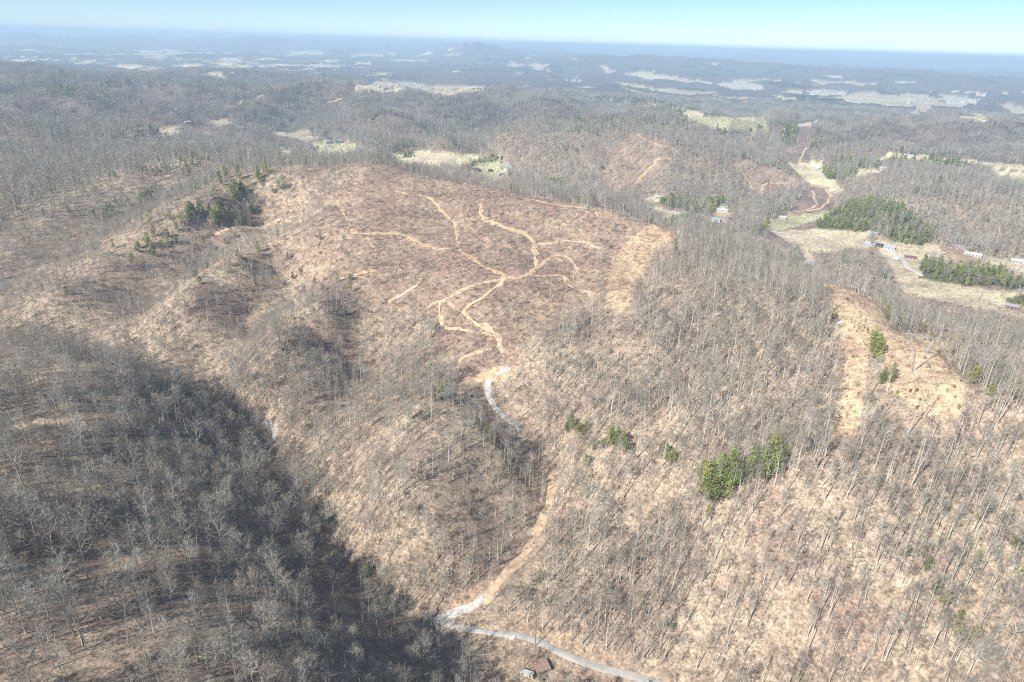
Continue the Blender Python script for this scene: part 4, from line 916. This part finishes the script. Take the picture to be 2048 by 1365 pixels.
B.tube([(0, 0, 0), (0, 0, .05), (0, 0, .45), (0, 0, .85), (0, 0, .9)], [.55, .6, .66, .6, .55], 10); tag(link('barrel', B.mesh('barrel', [M['blue']]), loc=p), 'blue plastic barrel in front of rusty-roofed shed', 'barrel')
p = place(1055, 1352); t_ = thing('camper_trailer', 'old white camper trailer in brush below paved road', 'trailer', p, facing(p, -.35))
B = MB(); B.add([(-3.2, -1.15, .5), (3.2, -1.15, .5), (3.2, 1.15, .5), (-3.2, 1.15, .5), (-3.2, -1.15, 2.3), (2.7, -1.15, 2.6), (2.7, 1.15, 2.6), (-3.2, 1.15, 2.3)], [(0, 3, 2, 1), (4, 5, 6, 7), (0, 1, 5, 4), (1, 2, 6, 5), (2, 3, 7, 6), (3, 0, 4, 7)]); link('body', B.mesh('body', [M['white']]), parent=t_)
B = MB(); B.box(-.5, .5, -1.2, -1.16, 1.4, 2.0); wm = B.mesh('window', [M['glass']])
for s in (-1.8, 1.6): link('window', wm, parent=t_, loc=(s, 0, 0))
B = MB(); B.box(-.4, .4, -1.21, -1.16, .6, 2.1); link('door', B.mesh('door', [M['grey']]), parent=t_)
def wheel(parent, x, y, r):
    B = MB(); B.tube([(0, -.11, 0), (0, .11, 0)], [r, r], 12); o = link('wheel', B.mesh('wheel', [M['rubber']]), parent=parent, loc=(x, y, r)); return o
for s in (-1, 1): wheel(t_, .2, s * 1.0, .34)
B = MB(); B.tube([(3.2, 0, .55), (4.4, 0, .5)], [.06, .05], 5); link('drawbar', B.mesh('drawbar', [M['metal']]), parent=t_)
random.seed(5)
for k in range(7):
    q = place(1013 + k * 2.6, 1274.5 + random.uniform(-1.2, 1.8) + k * .3); B = MB(); a, b_, c = random.uniform(.5, .9), random.uniform(.4, .7), random.uniform(.4, .7)
    v = [(sx * a * random.uniform(.75, 1.1), sy * b_ * random.uniform(.75, 1.1), c * (random.uniform(1.2, 1.7) if sz else -.5)) for sz in (0, 1) for sy in (-1, 1) for sx in (-1, 1)]
    B.add(v, [(0, 2, 3, 1), (4, 5, 7, 6), (0, 1, 5, 4), (2, 6, 7, 3), (0, 4, 6, 2), (1, 3, 7, 5)])
    tag(link('concrete_block', B.mesh('concrete_block', [M['concrete']]), loc=q, rotz=random.uniform(0, 3)), 'pale rubble block beside paved road, number %s from left in row' % ('one', 'two', 'three', 'four', 'five', 'six', 'seven')[k], 'block', 'pale blocks along the road edge')
p = place(891, 788); t_ = thing('tent', 'pale green tarp tent under pines left of landing', 'tent', p, facing(p, .3)); B = MB()
prof = [(math.cos(a), math.sin(a)) for a in np.linspace(0, math.pi, 9)]
V = [(xx, c * 2.2, s * 2.1) for xx in (-3, -1, 1, 3) for c, s in prof]; F = [(r * 9 + k, r * 9 + k + 1, (r + 1) * 9 + k + 1, (r + 1) * 9 + k) for r in range(3) for k in range(8)] + [tuple(range(9))[::-1], tuple(range(27, 36))]
B.add(V, F); link('canopy', B.mesh('canopy', [M['tarp']]), parent=t_)
D = MB(); D.box(-3.05, -3.01, -.7, .7, 0, 1.5); link('opening', D.mesh('opening', [M['dark']]), parent=t_)
p = place(1681, 648); t_ = thing('pickup_truck', 'white pickup truck parked on track at farther knoll', 'truck', p, facing(p, .9))
B = MB(); B.box(-2.6, 2.6, -.9, .9, .45, 1.05); link('body', B.mesh('body', [M['carpaint']]), parent=t_)
B = MB(); B.add([(-.6, -.85, 1.05), (1.5, -.85, 1.05), (1.5, .85, 1.05), (-.6, .85, 1.05), (-.4, -.7, 1.75), (.8, -.7, 1.75), (.8, .7, 1.75), (-.4, .7, 1.75)], [(4, 5, 6, 7), (0, 1, 5, 4), (1, 2, 6, 5), (2, 3, 7, 6), (3, 0, 4, 7)]); cab = link('cab', B.mesh('cab', [M['carpaint']]), parent=t_)
B = MB(); B.add([(1.47, -.7, 1.1), (1.47, .7, 1.1), (.85, .62, 1.7), (.85, -.62, 1.7)], [(0, 1, 2, 3)]); link('windscreen', B.mesh('windscreen', [M['glass']]), parent=cab, loc=(.05, 0, .03))
for a in (-1.6, 1.6):
    for s in (-1, 1): wheel(t_, a, s * .85, .38)

# ------------------------------------------------------------------ the air between here and the horizon
zt = max(float(GZC.max()), ZC) + 12; zb = float(GZC.min()) - 1.0
B = MB(); xe = float(np.abs(GX).max()) + 500
B.box(-xe, xe, -2500, float(GY.max()) + 500, zb, zt)
hz = bpy.data.materials.new('haze_air'); hz.use_nodes = True; t = hz.node_tree
for q in list(t.nodes):
    if q.type != 'OUTPUT_MATERIAL': t.nodes.remove(q)
pv = t.nodes.new('ShaderNodeVolumePrincipled'); pv.inputs['Density'].default_value = HAZE_D; pv.inputs['Color'].default_value = HAZE_C; pv.inputs['Anisotropy'].default_value = 0.0
t.links.new(pv.outputs[0], [q for q in t.nodes if q.type == 'OUTPUT_MATERIAL'][0].inputs['Volume'])
hzo = link('haze', B.mesh('haze', [hz])); hzo['kind'] = 'stuff'; hzo['label'] = 'blue winter haze filling the air to the horizon'
